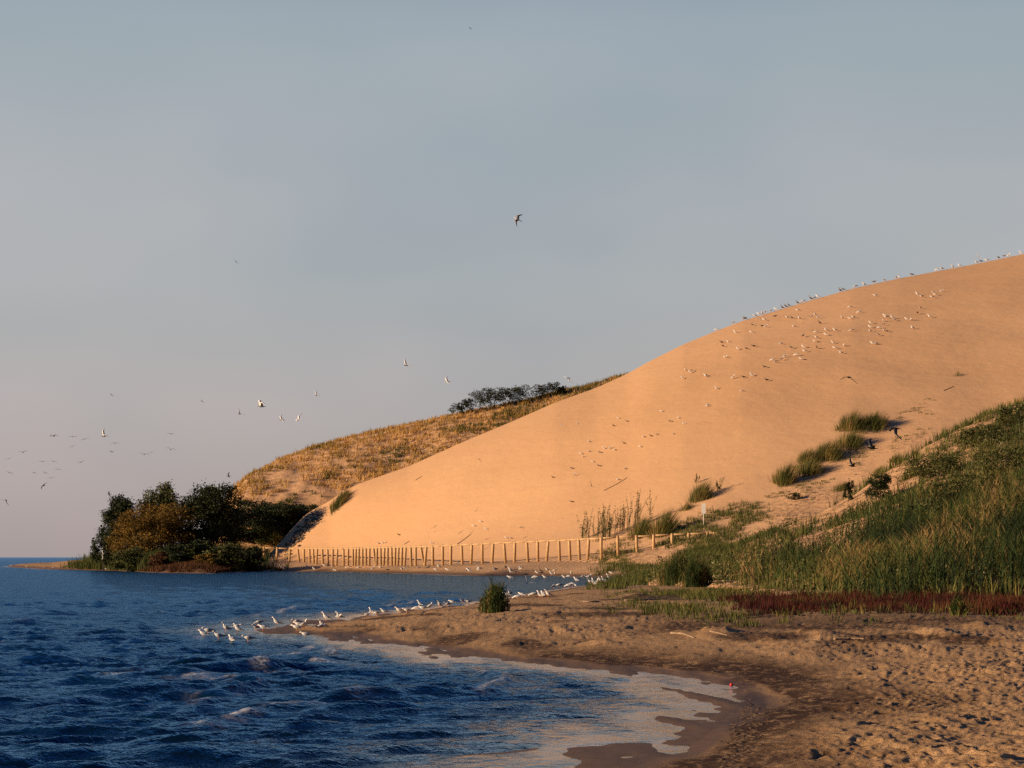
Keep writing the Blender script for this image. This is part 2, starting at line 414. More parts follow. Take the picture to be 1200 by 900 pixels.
KD = [(300, 659, 418, 659.5, 430), (310, 657, 418, 654, 431), (320, 656, 418, 645, 432), (333, 656, 418, 630, 433), (345, 656, 417, 616, 434), (358, 656, 415, 603, 434), (372, 656, 411, 594.5, 434), (385, 656.5, 407, 588, 434), (400, 656.5, 402, 577, 434), (420, 656.5, 396, 567, 434),
      (480, 656.5, 378, 546, 430), (540, 655.5, 358, 519, 431), (600, 653.5, 345, 494, 433), (650, 651.5, 336, 472, 436), (700, 649, 325, 454, 440), (735, 647, 318, 438, 446),
      (760, 645, 312, 424, 450), (800, 642, 305, 404, 458), (840, 640, 300, 387.5, 466), (870, 638, 295, 376, 472), (900, 636, 290, 367, 478), (950, 634, 285, 352, 488), (1000, 632, 280, 338, 500),
      (1050, 630, 275, 327, 510), (1100, 628, 270, 317.5, 520), (1150, 626, 268, 308, 530), (1200, 624, 266, 297.5, 540), (1262, 620, 262, 283, 552), (1500, 600, 250, 232, 590), (2000, 590, 240, 210, 640), (2900, 600, 230, 400, 700)]
def gdune(t): return t - .055 * np.sin(2 * np.pi * t) - .03 * np.sin(np.pi * t)
def d_attr(X, Y, Z):
    px = X / Y * F + 600; py = HOR - (Z - CAMH) / Y * F
    e = 606 - (px - 830) * .50                      # line from (830,600) up right
    c = sstep(0, 35, py - e) * sstep(800, 860, px) * .75 * sstep(1120, 1000, px)
    c = np.maximum(c, sstep(600, 640, py) * sstep(690, 740, px) * .8)
    return dict(crumb=np.clip(c * (.55 + .8 * perlin(X * .12, Y * .08, 5)), 0, 1))
def d_disp(X, Y, t, Z):
    m = np.clip(np.sin(np.pi * np.clip(t, 0, 1)), 0, 1)
    px = X / Y * F + 600; py = HOR - (Z - CAMH) / Y * F
    e = 592 - (px - 830) * .52
    ap = sstep(-6, 30, py - e) * sstep(800, 860, px) * sstep(1110, 980, px)
    return m * (.55 * perlin(X * .018, Y * .02, 8) + .25 * perlin(X * .07, Y * .06, 9) - ap * 1.2 + ap * .22 * fbm(X * .15, Y * .12, 3, 17))
dune = tag(hill('dune', KD, 170, gdune, hc, 160, d_attr, M_dune, d_disp, smooth=5), 'huge bare sand dune rising to the right', 'dune', kind='structure')

KG = [(236, 663, 440, 664, 446), (250, 660, 440, 640, 460), (262, 657, 440, 604, 480), (270, 655, 440, 578, 492), (290, 654, 440, 560, 500), (330, 652, 440, 539, 508), (370, 651, 440, 524, 512), (420, 650, 440, 511, 515),
      (480, 648, 442, 498, 518), (520, 647, 444, 489, 520), (560, 646, 446, 482, 522), (600, 645, 450, 474, 524), (650, 644, 455, 462, 527), (700, 640, 460, 450, 530), (735, 638, 465, 440, 533), (790, 636, 470, 436, 540), (900, 634, 480, 440, 560), (1300, 640, 500, 470, 600)]
def g_disp(X, Y, t, Z):
    m = np.clip(np.sin(np.pi * np.clip(t, 0, 1) ** 1.0), 0, 1)
    return m * (1.5 * perlin(X * .04, Y * .035, 12) + .35 * fbm(X * .12, Y * .1, 3, 13)) + .3 * fbm(X * .16, Y * .16, 2, 15)
gc = np.arange(236, 1300, 2.0)
M_old = mat_dune('old_dune_sand')
ridge = tag(hill('grassy_dune', KG, 110, lambda t: t + .10 * np.sin(np.pi * t), gc, 130, lambda X, Y, Z: dict(crumb=.35 + 0 * X), M_old, g_disp, smooth=5),
            'older dune ridge under dry grass behind the bare dune', 'dune', kind='structure')

KB = [(760, 675, 190, 674, 196), (800, 679, 165, 656, 200), (840, 683.5, 140, 651, 204), (880, 689, 118, 634, 208), (920, 694, 106, 618, 212), (960, 697, 100, 602, 216), (1000, 699, 96, 580, 220), (1050, 701, 92, 546, 226), (1100, 702, 90, 515, 232),
      (1150, 704, 88, 490, 237), (1200, 705, 86, 472, 240), (1262, 706, 84, 452, 245), (1500, 700, 76, 400, 255), (2000, 720, 66, 380, 270), (2900, 740, 60, 420, 290)]
bc = np.concatenate([np.arange(760, 1560, 2.0), 1560 + np.cumsum(np.full(22, 60.0))])
def b_disp(X, Y, t, Z):
    m = np.clip(np.sin(np.pi * np.clip(t, 0, 1)), 0, 1)
    return m * (.5 * fbm(X * .08, Y * .06, 3, 18)) + .12 * fbm(X * .3, Y * .25, 2, 19)
bank = tag(hill('vegetated_bank', KB, 110, lambda t: t ** 1.9 * .75 + .25 * t, bc, 60, lambda X, Y, Z: dict(crumb=.95 + 0 * X), mat_dune('bank_sand'), b_disp, smooth=5),
           'sandy bank overgrown with tall grass and reeds', 'bank', kind='structure')

# ---------------------------------------------------------------- light and sky
sd = bpy.data.lights.new('sun', 'SUN'); sun = bpy.data.objects.new('sun', sd); C.objects.link(sun)
sd.energy = SUN_STR; sd.angle = math.radians(.53); sd.color = (1, .735, .475)
dirv = Vector((SDX * math.cos(SUN_EL), SDY * math.cos(SUN_EL), -math.sin(SUN_EL)))
sun.rotation_euler = dirv.to_track_quat('-Z', 'Y').to_euler(); sun.location = (-200, -80, 100)
w = bpy.data.worlds.new('World'); bpy.context.scene.world = w; w.use_nodes = True
wn = N(w); bg = wn.n['Background']
sky = wn.add('ShaderNodeTexSky'); sky.sky_type = 'NISHITA'; sky.sun_disc = False
sky.sun_elevation = SUN_EL; sky.sun_rotation = math.atan2(-SDX, -SDY) % (2 * math.pi)
sky.air_density = 1.0; sky.dust_density = 1.6; sky.ozone_density = 2.0
gen = wn.add('ShaderNodeTexCoord').outputs['Generated']
sx = wn.add('ShaderNodeSeparateXYZ'); wn.l.new(gen, sx.inputs[0])
# thin high haze: evens the sky near the horizon to a dusky grey, fading higher up
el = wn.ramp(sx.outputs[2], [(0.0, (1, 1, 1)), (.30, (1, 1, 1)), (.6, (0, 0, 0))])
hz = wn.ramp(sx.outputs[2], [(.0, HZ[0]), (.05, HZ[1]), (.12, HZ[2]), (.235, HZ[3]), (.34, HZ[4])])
cl = wn.noise(wn.mapping(gen, (1.6, 1.6, 5.0), (.1, .25, 0)), 1.3, 3, .5)
hz = wn.mixc(wn.ramp(cl, [(.40, (0, 0, 0)), (.68, (1, 1, 1))]), hz, wn.mixc(1.0, hz, (1.22, 1.12, 1.12), 'MULTIPLY'))
cl2 = wn.noise(wn.mapping(gen, (2.2, 2.2, 4.0), (0, -.3, .6)), 1.6, 3, .5)
hz = wn.mixc(wn.ramp(cl2, [(.45, (0, 0, 0)), (.7, (1, 1, 1))]), hz, wn.mixc(1.0, hz, (.82, .89, .94), 'MULTIPLY'))
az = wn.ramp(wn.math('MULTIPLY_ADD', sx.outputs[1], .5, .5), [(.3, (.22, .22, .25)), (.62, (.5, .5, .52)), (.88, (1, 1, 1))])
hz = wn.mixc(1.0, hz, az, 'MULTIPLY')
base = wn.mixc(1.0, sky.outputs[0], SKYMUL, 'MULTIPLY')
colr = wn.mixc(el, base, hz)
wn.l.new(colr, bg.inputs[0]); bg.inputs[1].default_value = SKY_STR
bpy.context.scene.cycles.use_denoising = False
vs = bpy.context.scene.view_settings
vs.view_transform = 'Standard'; vs.look = 'None'; vs.gamma = 1.0; vs.exposure = EXPO; vs.use_curve_mapping = False

# ================================================================ vegetation helpers
def proj(x, y, z): return x / y * F + 600, HOR - (z - CAMH) / y * F
def hill_sample(name, n, mask, seed=0, w=None):
    """random points spread evenly over the plan of a hill, kept by mask(px, py, x, y, z) -> probability"""
    X, Y, Z = GR[name]; r = np.random.default_rng(100 + seed)
    nr, nc = X.shape
    area = (X[:-1, 1:] - X[:-1, :-1]) * (Y[1:, :-1] - Y[:-1, :-1])
    p = np.abs(area).ravel(); px, py = proj(X[:-1, :-1], Y[:-1, :-1], Z[:-1, :-1])
    p = p * np.clip(mask(px, py, X[:-1, :-1], Y[:-1, :-1], Z[:-1, :-1]), 0, None).ravel(); p /= p.sum()
    c = r.choice(len(p), n, p=p); i, j = np.unravel_index(c, (nr - 1, nc - 1))
    u = r.random(n); v = r.random(n)
    def b(A): return (A[i, j] * (1 - u) * (1 - v) + A[i, j + 1] * u * (1 - v) + A[i + 1, j] * (1 - u) * v + A[i + 1, j + 1] * u * v)
    return np.stack([b(X), b(Y), b(Z)], -1)
def gz_of(name, x, y):
    """height of a hill under plan points by nearest grid search in (column, row)"""
    X, Y, Z = GR[name]; px = np.asarray(x) / np.asarray(y) * F + 600
    colpx = X[0] / Y[0] * F + 600
    j = np.clip(np.searchsorted(colpx, px) - 1, 0, len(colpx) - 2); f = np.clip((px - colpx[j]) / (colpx[j + 1] - colpx[j]), 0, 1)
    out = np.full(px.shape, -50.0)
    for k in range(len(px)):
        if px[k] < colpx[0] or px[k] > colpx[-1]: continue
        ya = Y[:, j[k]] * (1 - f[k]) + Y[:, j[k] + 1] * f[k]; za = Z[:, j[k]] * (1 - f[k]) + Z[:, j[k] + 1] * f[k]
        if ya[0] < y[k] < ya[-1]: out[k] = np.interp(y[k], ya, za)
    return out
def ground(x, y):
    x = np.atleast_1d(np.asarray(x, float)); y = np.atleast_1d(np.asarray(y, float))
    z = beach_z(x, y)
    for n in GR: z = np.maximum(z, gz_of(n, x, y))
    return z
def cast(px, py, y0=15, y1=900, over_water=True):
    """first ground (or water) point seen through a place in the photo"""
    Ys = np.geomspace(y0, y1, 700)
    zr = CAMH + (HOR - py) / F * Ys; xr = (px - 600) / F * Ys
    zg = ground(xr, Ys)
    if over_water: zg = np.maximum(zg, 0.0)
    k = np.argmax(zg >= zr)
    if not (zg >= zr).any(): return None
    if k == 0: return Vector((xr[0], Ys[0], zg[0]))
    a = zr[k - 1] - zg[k - 1]; b = zg[k] - zr[k]; t = a / max(a + b, 1e-9)
    Y = Ys[k - 1] + (Ys[k] - Ys[k - 1]) * t
    return Vector(((px - 600) / F * Y, Y, CAMH + (HOR - py) / F * Y))

class Blades:
    def __init__(s, seed=0): s.v = []; s.f3 = []; s.f4 = []; s.a = []; s.n = 0; s.r = np.random.default_rng(seed)
    def add(s, P, h, lx, ly, w, seg=2, rnd=None, z0=0.0):
        n = len(P)
        if n == 0: return
        h = np.broadcast_to(h, n); w = np.broadcast_to(w, n)
        th = s.r.uniform(0, np.pi, n); wx = np.cos(th) * w * .5; wy = np.sin(th) * w * .5
        if rnd is None: rnd = s.r.random(n)
        rows = []
        for k in range(seg):
            t = k / seg; wd = 1 - t ** 1.5 * .8
            cx = P[:, 0] + lx * t ** 1.7; cy = P[:, 1] + ly * t ** 1.7; cz = P[:, 2] + z0 + h * t
            rows += [np.stack([cx - wx * wd, cy - wy * wd, cz], -1), np.stack([cx + wx * wd, cy + wy * wd, cz], -1)]
        tip = np.stack([P[:, 0] + lx, P[:, 1] + ly, P[:, 2] + z0 + h], -1)
        V = np.stack(rows + [tip], 1); m = V.shape[1]
        base = s.n + np.arange(n)[:, None] * m
        for k in range(seg - 1): s.f4.append(base + np.array([[2 * k, 2 * k + 1, 2 * k + 3, 2 * k + 2]]))
        s.f3.append(base + np.array([[2 * seg - 2, 2 * seg - 1, 2 * seg]]))
        s.v.append(V.reshape(-1, 3)); s.a.append(np.repeat(rnd, m)); s.n += n * m
    def leaves(s, P, size, rnd, asp=.55):
        """pointed leaf faces turned any way"""
        n = len(P); r = s.r
        d = r.normal(size=(n, 3)); d[:, 2] *= .6; d /= np.linalg.norm(d, axis=1)[:, None]
        e = np.cross(d, r.normal(size=(n, 3))); e /= np.linalg.norm(e, axis=1)[:, None] + 1e-9
        size = np.broadcast_to(size, n)[:, None]
        V = np.stack([P - d * size * .5, P + e * size * asp * .5, P + d * size * .5, P - e * size * asp * .5], 1)
        base = s.n + np.arange(n)[:, None] * 4
        s.f4.append(base + np.arange(4)[None]); s.v.append(V.reshape(-1, 3)); s.a.append(np.repeat(rnd, 4)); s.n += 4 * n
    def mesh(s, name, mat, org=(0, 0, 0)):
        v = np.concatenate(s.v) - np.array(org)
        fs = []
        if s.f4: fs.append(np.concatenate(s.f4))
        if s.f3: fs.append(np.concatenate(s.f3))
        return np_mesh(name, v, fs, dict(rnd=np.concatenate(s.a)), smooth=False, mats=[mat])

class Solid:
    """tapered tubes and rings gathered in one mesh"""
    def __init__(s): s.v = []; s.f = []; s.mi = []; s.m = 0
    def loft(s, pts, radii, n=7, cap=True, up=None):
        pts = [Vector(p) for p in pts]; b = len(s.v)
        for i, p in enumerate(pts):
            d = (pts[min(i + 1, len(pts) - 1)] - pts[max(i - 1, 0)]).normalized()
            u = Vector((0, 0, 1)) if abs(d.z) < .9 else Vector((0, 1, 0))
            a = d.cross(u).normalized(); c = a.cross(d).normalized()
            r = radii[i]; ra, rc = (r, r) if not isinstance(r, tuple) else r
            for k in range(n):
                t = 2 * math.pi * k / n; s.v.append(tuple(p + a * (math.cos(t) * ra) + c * (math.sin(t) * rc)))
        for i in range(len(pts) - 1):
            for k in range(n):
                k2 = (k + 1) % n; s.f.append((b + i * n + k, b + i * n + k2, b + (i + 1) * n + k2, b + (i + 1) * n + k)); s.mi.append(s.m)
        if cap:
            s.f.append(tuple(b + k for k in range(n))[::-1]); s.mi.append(s.m)
            s.f.append(tuple(b + (len(pts) - 1) * n + k for k in range(n))); s.mi.append(s.m)
        return s
    def poly(s, verts, faces):
        b = len(s.v); s.v += [tuple(v) for v in verts]
        for f in faces: s.f.append(tuple(b + i for i in f)); s.mi.append(s.m)
        return s
    def mesh(s, name, mats, smooth=True, org=(0, 0, 0)):
        me = bpy.data.meshes.new(name); o = Vector(org)
        me.from_pydata([tuple(Vector(v) - o) for v in s.v], [], s.f)
        for m in (mats if isinstance(mats, list) else [mats]): me.materials.append(m)
        for p, i in zip(me.polygons, s.mi): p.material_index = i; p.use_smooth = smooth
        me.update(); return me

M_reed = leafmat('reed_leaf', [(0, (.014, .024, .007)), (.35, (.034, .058, .013)), (.65, (.080, .098, .022)), (.88, (.19, .135, .04)), (1, (.32, .20, .08))], .3)
M_dryg = leafmat('dry_grass', [(0, (.13, .095, .022)), (.35, (.30, .19, .045)), (.7, (.50, .29, .085)), (1, (.62, .39, .15))])
M_marr = leafmat('marram_grass', [(0, (.030, .038, .010)), (.35, (.068, .085, .018)), (.7, (.16, .14, .034)), (1, (.32, .20, .07))], .3)
M_red = leafmat('red_glasswort', [(0, (.012, .008, .004)), (.25, (.035, .009, .006)), (.6, (.075, .012, .008)), (.8, (.11, .030, .014)), (.93, (.085, .070, .018)), (1, (.06, .075, .018))])
M_dark = leafmat('dark_leaves', [(0, (.010, .014, .005)), (.5, (.022, .030, .009)), (.85, (.040, .050, .014)), (1, (.07, .075, .02))], .15)
M_gold = leafmat('golden_leaves', [(0, (.05, .035, .010)), (.4, (.13, .08, .014)), (.75, (.23, .13, .024)), (1, (.34, .19, .04))], .25)
M_ol = leafmat('olive_leaves', [(0, (.022, .030, .008)), (.5, (.06, .070, .017)), (.85, (.14, .13, .04)), (1, (.30, .27, .13))], .2)
M_rust = leafmat('rusty_undergrowth', [(0, (.02, .012, .005)), (.45, (.06, .025, .010)), (.8, (.13, .05, .018)), (1, (.24, .13, .055))])
M_bark = plain('bark', (.045, .03, .02), .9, (.09, .065, .045), 3.0, .03)

r0 = np.random.default_rng(42)
def tufts(B, P, hh, nb, spread, w, lean=.45, seg=2, tone=None, wind=(.25, .1)):
    n = len(P); P2 = np.repeat(P, nb, 0); k = len(P2); r = B.r
    hs = np.repeat(np.broadcast_to(hh, n), nb) * r.uniform(.5, 1.15, k)
    a = r.uniform(0, 2 * np.pi, k); q = r.random(k) ** .6
    sp = np.repeat(np.broadcast_to(spread, n), nb)
    off = np.stack([np.cos(a) * q * sp, np.sin(a) * q * sp, 0 * a], -1)
    if tone is None: tone = r.random(n)
    rn = np.clip(np.repeat(tone, nb) * .7 + r.random(k) * .3, 0, 1)
    B.add(P2 + off - np.array([0, 0, .05]), hs, (np.cos(a) * q * lean + wind[0] * r.uniform(.3, 1, k)) * hs, (np.sin(a) * q * lean + wind[1]) * hs, w, seg, rn)

# ---------------------------------------------------------------- grass over the old ridge
def mk_ridge(px, py, X, Y, Z):
    d = fbm(X * .045, Y * .035, 3, 201)
    lowleft = sstep(480, 300, px) * sstep(520, 560, py)
    return sstep(-.02, .16, d + .32 + .45 * sstep(35, 0, py - np.interp(px, [262, 330, 420, 520, 650, 735], [590, 540, 512, 488, 462, 440])) - .45 * lowleft + .12) + .004
P = hill_sample('grassy_dune', 30000, mk_ridge, 1)
B = Blades(1)
tone = np.clip(.55 + .7 * fbm(P[:, 0] * .06, P[:, 1] * .05, 3, 210) + B.r.normal(0, .14, len(P)), 0, 1)
tufts(B, P, B.r.uniform(.55, 1.35, len(P)), 9, .8, .16, .7, 2, tone)
tag(link('dune_grass', B.mesh('dune_grass', M_dryg)), 'dry golden grass covering the old dune ridge', 'grass', kind='stuff')
def mk_rg(px, py, X, Y, Z):
    e = sstep(14, 4, np.abs(py - np.interp(px, [300, 350, 420, 500, 560, 640, 735], [612, 585, 548, 520, 505, 470, 441])))
    return e * sstep(-.1, .3, fbm(X * .07, Y * .06, 2, 222)) + .3 * sstep(.2, .5, fbm(X * .06, Y * .05, 3, 230))
P = hill_sample('grassy_dune', 4500, mk_rg, 2)
B = Blades(2)
tufts(B, P, B.r.uniform(.6, 1.2, len(P)), 9, .6, .15, .5, 2, np.clip(B.r.normal(.35, .2, len(P)), 0, 1))
tag(link('marram', B.mesh('marram', M_marr)), 'olive marram grass along the lower edge of the ridge', 'grass', kind='stuff')

# ---------------------------------------------------------------- right bank: grass, weeds, reeds
def edge_py(px): return np.interp(px, [820, 870, 900, 950, 1000, 1050, 1100, 1150, 1200, 1300], [650, 625, 612, 600, 578, 545, 515, 490, 470, 430])
def mk_bank(px, py, X, Y, Z):
    d = fbm(X * .09, Y * .05, 3, 240); up = py - edge_py(px)
    sandy = sstep(1120, 1010, px) * sstep(70, 20, up) * sstep(880, 960, px)
    return np.clip(np.maximum(sstep(-.2, .2, d + .42 - .85 * sandy), sstep(150, 135, Y)), .0, 1) * (Y > 84) + .01
P = hill_sample('vegetated_bank', 34000, mk_bank, 3)
B = Blades(3)
tone = np.clip(.33 + .65 * fbm(P[:, 0] * .10, P[:, 1] * .05, 3, 250) + B.r.normal(0, .14, len(P)), 0, 1)
tufts(B, P, B.r.uniform(.6, 1.3, len(P)) * np.interp(P[:, 0] / P[:, 1] * F + 600, [850, 930], [.35, 1]), 8, .5, .085, .4, 2, tone, (.15, .05))
tag(link('bank_grass', B.mesh('bank_grass', M_marr)), 'tall olive grass growing over the bank', 'grass', kind='stuff')
def mk_weed(px, py, X, Y, Z):
    d = fbm(X * .12, Y * .07, 3, 260); up = py - edge_py(px)
    return sstep(.0, .3, d + .25 * sstep(1060, 1130, px)) * sstep(8, 40, up) * (Y > 95)
P = hill_sample('vegetated_bank', 7500, mk_weed, 4)
B = Blades(4)
nb = 26; P2 = np.repeat(P, nb, 0); k = len(P2)
hh = np.repeat(B.r.uniform(.7, 1.9, len(P)), nb)
P2 = P2 + np.stack([B.r.normal(0, .22, k), B.r.normal(0, .22, k), B.r.random(k) ** .7 * hh], -1)
B.leaves(P2, B.r.uniform(.12, .26, k), np.clip(np.repeat(B.r.random(len(P)), nb) * .75 + B.r.random(k) * .35, 0, 1), .5)
B.add(P, hh[::nb], .0, .0, .04, 2)
tag(link('leafy_weeds', B.mesh('leafy_weeds', M_ol)), 'leafy dark green weeds and willow scrub among the bank grass', 'weeds', kind='stuff')
def reeds(B, P, h, tone, wmul=1.0, nl=5, lean=.1):
    n = len(P); r = B.r
    lx = r.normal(.05, lean, n) * h; ly = r.normal(0, lean, n) * h
    B.add(P - np.array([0, 0, .1]), h, lx, ly, .035 * wmul, 3, tone)
    for q in range(nl):
        t = r.uniform(.2, .85, n); a = r.uniform(0, 2 * np.pi, n); L = h * r.uniform(.22, .38, n)
        b = P + np.stack([lx * t ** 1.7, ly * t ** 1.7, h * t], -1)
        B.add(b, L * .75, np.cos(a) * L * .65, np.sin(a) * L * .65, .04 * wmul, 2, np.clip(tone + r.normal(0, .08, n), 0, 1))
def mk_reed(px, py, X, Y, Z):
    return sstep(185, 120, Y) * sstep(820, 880, px) * (Y > 84) * (.35 + sstep(-.2, .3, fbm(X * .16, Y * .06, 3, 270)))
P = hill_sample('vegetated_bank', 30000, mk_reed, 5)
B = Blades(5)
tone = np.clip(.30 + 1.1 * fbm(P[:, 0] * .11, P[:, 1] * .035, 3, 280) + B.r.normal(0, .13, len(P)), 0, 1)
hvar = 2.1 * np.interp(P[:, 0] / P[:, 1] * F + 600, [850, 930], [.35, 1]) + 1.0 * fbm(P[:, 0] * .15, P[:, 1] * .06, 2, 285)
reeds(B, P, hvar * B.r.uniform(.7, 1.15, len(P)), tone, 1.15, 4)
tag(link('reed_bed', B.mesh('reed_bed', M_reed)), 'dense green reed bed at the foot of the bank', 'reeds', kind='stuff')

def flat_sample(n, y0, y1, mask, seed):
    r = np.random.default_rng(seed); m = n * 12
    y = np.sqrt(r.uniform(y0 ** 2, y1 ** 2, m)); px = r.uniform(560, 1700, m); x = (px - 600) / F * y
    z = ground(x, y); ppx, ppy = proj(x, y, z)
    p = mask(ppx, ppy, x, y, z); k = r.random(m) < p
    return np.stack([x, y, z], -1)[k][:n]
# red glasswort strip in front of the reeds
def mk_red(px, py, X, Y, Z):
    return sstep(852, 900, px + 26 * perlin(X * .3, Y * .2, 5)) * sstep(71, 75, Y + 3 * perlin(X * .35, Y * .1, 3)) * sstep(102, 95, Y) * (.4 + .8 * sstep(-.3, .3, fbm(X * .3, Y * .12, 2, 290)))
P = flat_sample(13000, 66, 104, mk_red, 6)
B = Blades(6)
sel = sstep(0, .35, fbm(P[:, 0] * .25, P[:, 1] * .1, 2, 300)) * sstep(76, 74, P[:, 1])
tone = np.clip(B.r.normal(.42, .22, len(P)) + .9 * fbm(P[:, 0] * .35, P[:, 1] * .15, 2, 301), 0, 1)
hr = np.clip(.30 + .28 * fbm(P[:, 0] * .22, P[:, 1] * .12, 3, 303), .12, .6)
tufts(B, P, hr * B.r.uniform(.7, 1.3, len(P)), 9, .18, .03, .4, 2, tone, (.05, 0))
tag(link('red_glasswort', B.mesh('red_glasswort', M_red)), 'dark red glasswort strip in front of the reeds', 'ground cover', kind='stuff')
def mk_low(px, py, X, Y, Z):
    a = sstep(690, 790, px) * sstep(62, 66, Y) * sstep(150, 120, Y) * sstep(.15, .5, fbm(X * .25, Y * .07, 3, 310) + .25 * sstep(780, 900, px) + .5 * sstep(100, 120, Y))
    b = sstep(840, 900, px) * np.exp(-((Y - 72.5 + 1.5 * perlin(X * .3, 0 * X, 4)) / 1.3) ** 2) * .6
    a = a * (1 - .85 * sstep(860, 900, px) * sstep(100, 95, Y))
    return np.clip(a * .7 + b, 0, 1)
P = flat_sample(5200, 60, 190, mk_low, 7)
B = Blades(7)
tufts(B, P, B.r.uniform(.12, .42, len(P)), 9, .22, .035, .5, 2, np.clip(B.r.normal(.42, .22, len(P)), 0, 1), (.05, 0))
tag(link('shore_grass', B.mesh('shore_grass', M_marr)), 'low scattered grass on the flat behind the beach', 'grass', kind='stuff')
# scrub round the right end of the fence
def mk_fs(px, py, X, Y, Z):
    return sstep(680, 730, px) * sstep(910, 870, px) * sstep(-.1, .3, fbm(X * .12, Y * .07, 3, 320) + .22) * (py > 590) * sstep(1, 20, py - (640 - (px - 690) * .33))
P = hill_sample('dune', 3200, mk_fs, 8); Pb = flat_sample(2400, 150, 300, lambda px, py, X, Y, Z: sstep(680, 760, px) * sstep(900, 870, px) * sstep(-.1, .3, fbm(X * .12, Y * .07, 3, 320) + .2), 9)
B = Blades(8)
tufts(B, P, B.r.uniform(.3, 1.0, len(P)), 10, .5, .07, .5, 2, np.clip(B.r.normal(.4, .2, len(P)), 0, 1))
tufts(B, Pb, B.r.uniform(.3, 1.1, len(Pb)), 10, .6, .06, .5, 2, np.clip(B.r.normal(.3, .2, len(Pb)), 0, 1))
tag(link('fence_scrub', B.mesh('fence_scrub', M_marr)), 'scrubby green growth round the right end of the fence', 'undergrowth', kind='stuff')
def mk_crumb(px, py, X, Y, Z):
    e = 596 - (px - 830) * .52
    return sstep(0, 12, py - e) * sstep(800, 850, px) * sstep(1110, 1060, px) * sstep(.12, .4, fbm(X * .14, Y * .1, 3, 330)) * sstep(60, 30, py - e)
P = hill_sample('dune', 950, mk_crumb, 10)
B = Blades(9)
tufts(B, P, B.r.uniform(.12, .4, len(P)), 9, .4, .08, .7, 2, np.clip(B.r.normal(.35, .25, len(P)), 0, 1))
tag(link('sand_creepers', B.mesh('sand_creepers', M_marr)), 'thin low plants scattered over the sandy apron', 'ground cover', kind='stuff')

# ---------------------------------------------------------------- woody plants, one by one
NLM = 2.6
def woody(name, x, y, h, w, mat, seed, label, cat, group=None, leaf=.34, nleaf=5200, base=0.12, lobes=9, zoff=0.0, skew=0.0, dome=1.0, taper=0.0):
    z = float(ground(x, y)[0]) + zoff
    r = np.random.default_rng(seed); root = empty(name, (x, y, z)); tag(root, label, cat, group)
    B = Blades(seed); S = Solid()
    S.loft([(0, 0, -.4), (.02 * w, 0, h * .25), (.04 * w + skew * .4, 0, h * .55), (skew, .02 * w, h * .8)], [.045 * h * .5, .035 * h * .5, .022 * h * .5, .008 * h], 7)
    per = int(nleaf * NLM) // lobes
    for k in range(lobes):
        a = 2 * math.pi * k / lobes * 2.4 + r.uniform(0, .6); t = (k + .5) / lobes
        hz = base + (1 - base) * (t ** .8) * .86
        rad = .5 * w * math.sqrt(max(0, 1 - ((hz - .42) / .66) ** 2)) * .66 * dome * (1 - taper * t)
        c = np.array([math.cos(a) * rad + skew * t, math.sin(a) * rad * .8, hz * h])
        lr = np.array([.27 * w, .27 * w, .19 * h]) * r.uniform(.7, 1.25) * (1 - .5 * taper * t)
        ns = max(3, min(40, per // 6)); per = max(per, ns)
        d = r.normal(size=(ns, 3)); d /= np.linalg.norm(d, axis=1)[:, None]
        sub = c + d * lr * r.uniform(.5, 1.05, (ns, 1))
        q = np.repeat(sub, per // ns, 0) + r.normal(size=(per // ns * ns, 3)) * np.array([.045 * w, .045 * w, .032 * h])
        q[:, 2] = np.maximum(q[:, 2], .02)
        rn = np.clip(np.repeat(r.random(ns), per // ns) * .6 + r.random(len(q)) * .4, 0, 1)
        B.leaves(q, leaf * r.uniform(.6, 1.2, len(q)), rn, .6)
        m0 = Vector((skew * t * .4, 0, h * (.12 + .4 * t)))
        S.loft([m0, (m0 + Vector(c)) * .5 + Vector((0, 0, -.03 * h)), Vector(c)], [.014 * h, .009 * h, .003 * h], 5)
    link('trunk', S.mesh('trunk', M_bark), root); link('crown', B.mesh('crown', mat), root)
    return root
def at(px, Y): return (px - 600) / F * Y
G = 'trees and bushes on the headland'
def wpx(name, px, Y, top, wide, mat, seed, label, cat, **kw):
    Y += (48 if px >= 270 else 26) if Y > 390 else 0; x = at(px, Y); z = float(ground(x, Y)[0]); h = CAMH + (HOR - top) / F * Y - z
    return woody(name, x, Y, h, wide / F * Y, mat, seed, label, cat, **kw)
wpx('tree', 141, 398, 579, 56, M_dark, 31, 'dark green tree with a pointed ragged crown at the left end of the headland', 'tree', group=G, leaf=.42, nleaf=6500, taper=.55, lobes=13)
wpx('bush', 121, 394, 625, 24, M_dark, 32, 'small dark round bush beside the leftmost headland tree', 'bush', group=G, nleaf=1500, lobes=5)
wpx('tree', 188, 402, 568, 52, M_ol, 33, 'tall olive green tree rising behind the golden bush', 'tree', group=G, leaf=.42, nleaf=6500)
wpx('bush', 176, 391, 590, 92, M_gold, 34, 'big golden brown bush lit by the sun in the middle of the headland', 'bush', group=G, leaf=.36, nleaf=12000, lobes=15, base=.04)
wpx('tree', 242, 396, 566, 76, M_dark, 35, 'broad tallest dark tree of the headland with a lumpy crown', 'tree', group=G, leaf=.45, nleaf=11000, lobes=14, base=.05)
wpx('bush', 296, 398, 587, 96, M_dark, 36, 'wide dark bush between the tallest tree and the sandy slope', 'bush', group=G, leaf=.42, nleaf=10000, lobes=13, base=.03)
wpx('bush', 336, 402, 591, 66, M_dark, 37, 'low dark bush tapering out against the ridge sand', 'bush', group=G, leaf=.42, nleaf=7500, lobes=12, base=.03, skew=2.0)
wpx('bush', 222, 372, 634, 52, M_dark, 38, 'dark bush overhanging the water below the tallest tree', 'bush', group=G, leaf=.36, nleaf=5200, lobes=8, base=.0)
